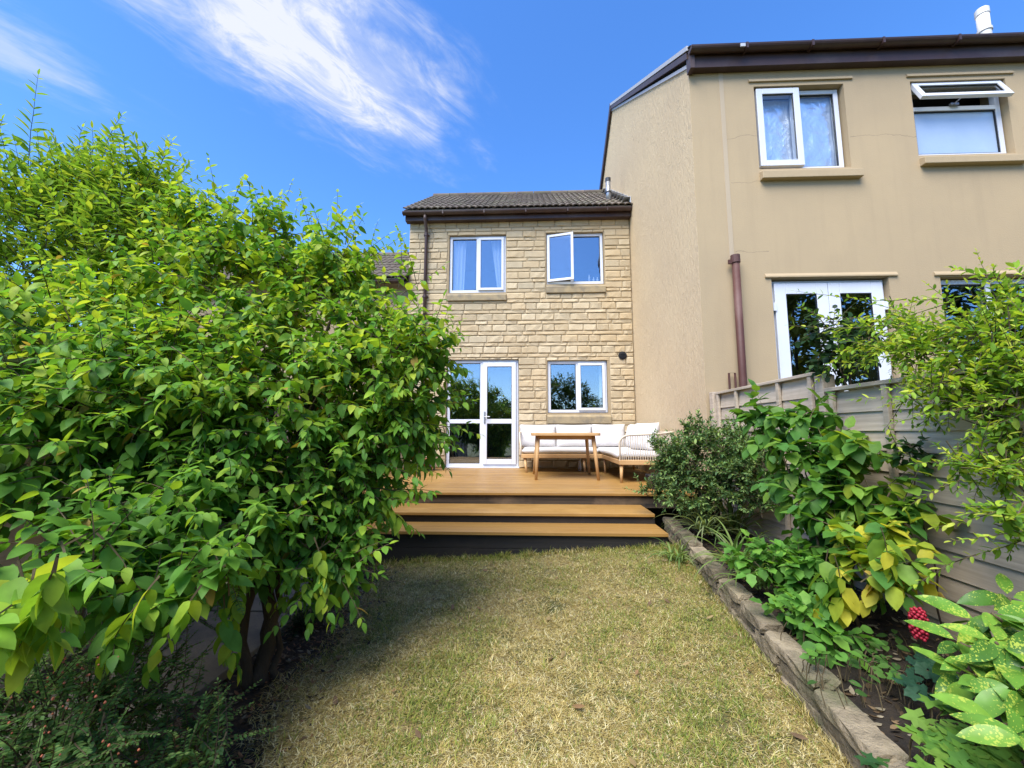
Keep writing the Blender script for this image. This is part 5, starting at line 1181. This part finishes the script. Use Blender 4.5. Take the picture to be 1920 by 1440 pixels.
low('creeping_weed', 'dark lobed weed beside the end of the stone wall', PG, [(.05, .13, .03), (.035, .10, .03)], [(1640 + r5.gauss(0, 18), 1425 + r5.gauss(0, 8)) for _ in range(4)] + [(1800 + r5.gauss(0, 15), 1435 + r5.gauss(0, 6)) for _ in range(8)], .06, 84, .06)
low('trefoil_plant', 'low green round leaved plant spilling on the stone wall', [leaf_tpl(5, .95, .5, .6, .15, .1, seed=2)], [(.11, .26, .04), (.08, .20, .034)], [(1545 + r5.gauss(0, 30), 1200 + r5.gauss(0, 30)) for _ in range(24)] + [(1570, 1245), (1600, 1225), (1510, 1175), (1560, 1160)], .055, 85, .10)
low('yellow_sprig', 'thin sprig with tiny pale yellow leaves in the shade of the bush', TN, [(.30, .32, .06), (.22, .26, .05)], [(1450 + r5.gauss(0, 28), 985 + r5.gauss(0, 20)) for _ in range(34)], .032, 86, .12)
low('ground_cover', 'small dark green leaves carpeting the soil below the yellowing shrub', [leaf_tpl(4, .6, .6, .8, .15, .1, seed=4)], [(.06, .14, .03), (.045, .11, .026), (.085, .18, .036)], [(1640 + r5.gauss(0, 52), 1225 + r5.gauss(0, 34)) for _ in range(70)], .045, 87, .05)
# red berry spike
rb = thing('berry_spike', 'cluster of red berries on a stem in front of the spotted laurel', 'berries', tuple(onZ(1722, 1240, .2)))
c = onY(1722, 1170, 1.98); pb = onZ(1722, 1240, .2)
MB().tube([tuple(pb - np.array([0, 0, .04])), tuple((pb+c)/2 + np.array([.01, 0, 0])), tuple(c + np.array([0, 0, .05]))], .004, 6).build('stem', M['twig'], rb)
for i in range(90):
    a = i*2.4; h_ = -.06 + .125*i/90; r_ = .029*math.sqrt(max(.08, 1 - ((i-42)/54)**2))*rnd.uniform(.75, 1.08); q = c + np.array([r_*math.cos(a), r_*math.sin(a), h_]); s_ = rnd.uniform(.006, .0085)
    MB().lathe([(s_*math.sin(math.pi*k/5) + 1e-4, -s_*math.cos(math.pi*k/5)) for k in range(6)], tuple(q), 7).build('berry', M['berry'], rb, True)

# ------------------------------------------------------------------ bark chips, fallen leaves and twigs on the soil
def litter(name, label, cat, n, fn, tpl, cols, size, seed):
    r = random.Random(seed); vs, fs, cs = [], [], []; tv, tf = tpl
    for i in range(n):
        p = np.array(fn(r)); a = r.uniform(0, 6.28); d = np.array([math.cos(a), math.sin(a), r.uniform(-.12, .12)]); nn = unit([r.gauss(0, .3), r.gauss(0, .3), 1]); d = unit(d - nn*np.dot(d, nn)); y_ = np.cross(nn, d); s_ = size*r.uniform(.4, 1.3)
        k = len(vs)*len(tv); vs.append((tv*s_)@np.stack([d, y_, nn]) + p); fs += [tuple(k+q for q in t) for t in tf]; cs += [(*r.choice(cols), 1)]*len(tv)
    o = fast_mesh(name, np.concatenate(vs), np.array(fs), M['leaf_dull'], None, np.array(cs), False); stuff(o); o['label'] = label; o['category'] = cat; return o
BK = leaf_tpl(3, .38, .4, .5, -.25, .05)
def left_soil(r):
    y = r.uniform(.9, 4.0); x = r.uniform(-1.55, soil_edge(y) + .18); return (x, y, gz(x, y) + .004)
litter('bark_chips', 'brown bark chips and dry leaves on the soil under the big shrub', 'bark chips', 2600, left_soil, BK, [(.10, .065, .035), (.06, .042, .026), (.20, .10, .05), (.15, .13, .09), (.035, .026, .018)], .034, 91)
def bed_soil(r):
    y = r.uniform(.9, 4.6); x = r.uniform(WALLX(y) + .1, 2.14); return (x, y, BEDZ(x, y) + .008)
litter('leaf_litter', 'dry brown leaf litter covering the flower bed soil', 'leaf litter', 2200, bed_soil, BK, [(.10, .065, .035), (.055, .04, .025), (.22, .15, .08), (.26, .22, .15), (.03, .022, .016)], .042, 92)

def on_lawn(r):
    y = r.uniform(1.5, 4.0); x = r.uniform(soil_edge(y), WALLX(y) - .03); return (x, y, gz(x, y) + .022)
litter('fallen_leaves', 'scattered dry fallen leaves lying on the lawn', 'leaves', 70, on_lawn, BK, [(.22, .13, .06), (.30, .22, .10), (.14, .09, .05), (.36, .30, .16)], .05, 93)

# ------------------------------------------------------------------ grass
rng = np.random.default_rng(11)
def lawn_noise(x, y, s, o=0.0): return np.array([mnoise.noise(Vector((a*s + o, b*s - o, 2.7 + o))) for a, b in zip(x, y)])
NB = 190000
yy = 1.15 + (4.09 - 1.15)*rng.random(NB)**1.15; edge_l = np.array([soil_edge(q) for q in yy]); xr = np.array([WALLX(q) for q in yy])
xx = edge_l - .12 + (xr + .03 - edge_l + .12)*rng.random(NB)
# thin out towards the bare soil on the left
den = np.clip((xx - edge_l + .14)/.34, 0, 1); bare = lawn_noise(xx, yy, 7.0, 5.5); keep = rng.random(NB) < (.10 + .90*den)*np.clip(1.25 + 1.9*bare, .18, 1); xx, yy, den = xx[keep], yy[keep], den[keep]; N = len(xx)
p1_ = lawn_noise(xx, yy, 1.9, 3.3) + .5*lawn_noise(xx, yy, 5.0, 8.1); gfrac = np.clip(.15 + .60*p1_ + .36*np.clip((xx - .55)/.8, 0, 1) + .38*np.clip((yy - 3.75)/.3, 0, 1) - .30*np.clip(1 - np.abs(xx-.1)/.5, 0, 1)*np.clip((2.6 - yy)/.8, 0, 1), .05, .95)
isg = rng.random(N) < gfrac
straw_c = np.array([(.47, .38, .14), (.40, .32, .105), (.55, .47, .22), (.33, .26, .08), (.60, .54, .31), (.25, .19, .065)]); green_c = np.array([(.23, .26, .045), (.18, .22, .035), (.29, .30, .065), (.13, .185, .03), (.11, .16, .03)])
col = np.where(isg[:, None], green_c[rng.integers(0, 5, N)], straw_c[rng.integers(0, 6, N)])*rng.uniform(.84, 1.16, N)[:, None]; col = col*(0.7 + .3*den[:, None])
zz = np.array([gz(a, b) for a, b in zip(xx, yy)])
edge = np.clip((yy - 3.95)/.12, 0, 1) + np.clip((xx - (np.array([WALLX(q) for q in yy]) - .06))/.05, 0, 1)
tuft = lawn_noise(xx, yy, 9.0, 1.5); ln = rng.uniform(.020, .050, N)*(.95 + .75*np.clip(tuft, -.4, 1))*(1 + .9*edge*rng.random(N)); az = rng.uniform(0, 2*np.pi, N); lean = np.where(isg, rng.uniform(.3, 1.1, N), rng.uniform(.75, 1.45, N)); lean = np.where(edge > .5, lean*.5, lean)
wdt = rng.uniform(.0013, .0027, N)
cur = rng.normal(0, .9, N)
P0 = np.stack([xx, yy, zz - .003], 1); vs = []
p = P0.copy(); a_ = az.copy(); l_ = lean.copy(); SEG = 3
for k in range(SEG+1):
    sd3 = np.stack([-np.sin(a_), np.cos(a_), np.zeros(N)], 1)*(wdt*(1 - .85*k/SEG))[:, None]
    vs += [p - sd3, p + sd3]
    p = p + np.stack([np.cos(a_)*np.sin(l_), np.sin(a_)*np.sin(l_), np.cos(l_)], 1)*(ln/SEG)[:, None]; l_ = np.minimum(l_ + .28, 1.75); a_ = a_ + cur/SEG
    p[:, 2] = np.maximum(p[:, 2], zz + .003)
V_ = np.stack(vs, 1).reshape(-1, 3); base = (np.arange(N)*2*(SEG+1))[:, None]; F_ = []
for k in range(SEG):
    q = 2*k; F_ += [base + np.array([q, q+1, q+3]), base + np.array([q, q+3, q+2])]
F_ = np.stack(F_, 1).reshape(-1, 3); C_ = np.repeat(np.concatenate([col, np.ones((N, 1))], 1), 2*(SEG+1), 0)
gr = fast_mesh('grass', V_, F_, leaf_material('grass_blade', .65, .25), None, C_, False); stuff(gr); gr['label'] = 'short dry straw and green grass of the lawn'; gr['category'] = 'grass'

# ------------------------------------------------------------------ trees at the garden end, seen mirrored in the panes
def back_tree(label, x, y, h, rx, n, cols, seed, size=.16):
    pl = Plant('garden_tree', label, 'tree', (x, y, -.16), [leaf_tpl(3, .5, .6, .9, .2, .15, seed=1)], cols, seed=seed, group='trees at the end of the garden')
    pl.stem(bez((x, y, -.2), (x + .1, y, h*.75), (.1, 0, 0)), .09, .03)
    for k in range(5):
        a = k*1.3; pl.stem(bez((x, y, h*(.25 + .08*k)), (x + rx*.6*math.cos(a), y + rx*.6*math.sin(a), h*(.55 + .08*k)), (0, 0, .1)), .04, .012, 6)
    for _ in range(n):
        q = unit(pl.np.normal(size=3)); rho = pl.np.uniform(.2, 1)**.45; lump = 1 + .22*mnoise.noise(Vector(q*2.3 + seed)); p = np.array([x, y, h*.56]) + q*np.array([rx, rx*.8, h*.46])*rho*lump
        d = unit(q + np.array([0, 0, .4]) + pl.np.normal(size=3)*.4); pl.shoot(p, d, .5, 6, size, opp=True, grav=.2, twig=False, hang=.2)
    pl.finish(0)
TC = [(.06, .11, .02), (.045, .09, .02), (.085, .14, .025), (.03, .07, .018), (.12, .16, .03)]
back_tree('round green tree mirrored in the ground floor window', 1.9, -6.3, 3.9, 1.7, 460, TC, 101, .25)
back_tree('smaller green tree mirrored in the patio door', -2.1, -7.0, 3.2, 1.7, 400, TC, 102, .25)
back_tree('leafy tree mirrored at the left edge of the patio door', -4.6, -5.6, 3.8, 1.6, 320, TC, 103, .25)
back_tree('tall yellow green tree mirrored in the french doors', 9.5, -5.0, 8.2, 3.4, 900, [(.22, .24, .035), (.15, .18, .03), (.09, .12, .022)], 104, .36)
back_tree('dark tree mirrored in the far right window', 15.0, -4.0, 7.0, 3.0, 460, [(.05, .08, .02), (.03, .05, .015)], 105, .36)
back_tree('low tree beyond the garden end on the right', 5.2, -6.6, 3.4, 1.6, 300, TC, 106)
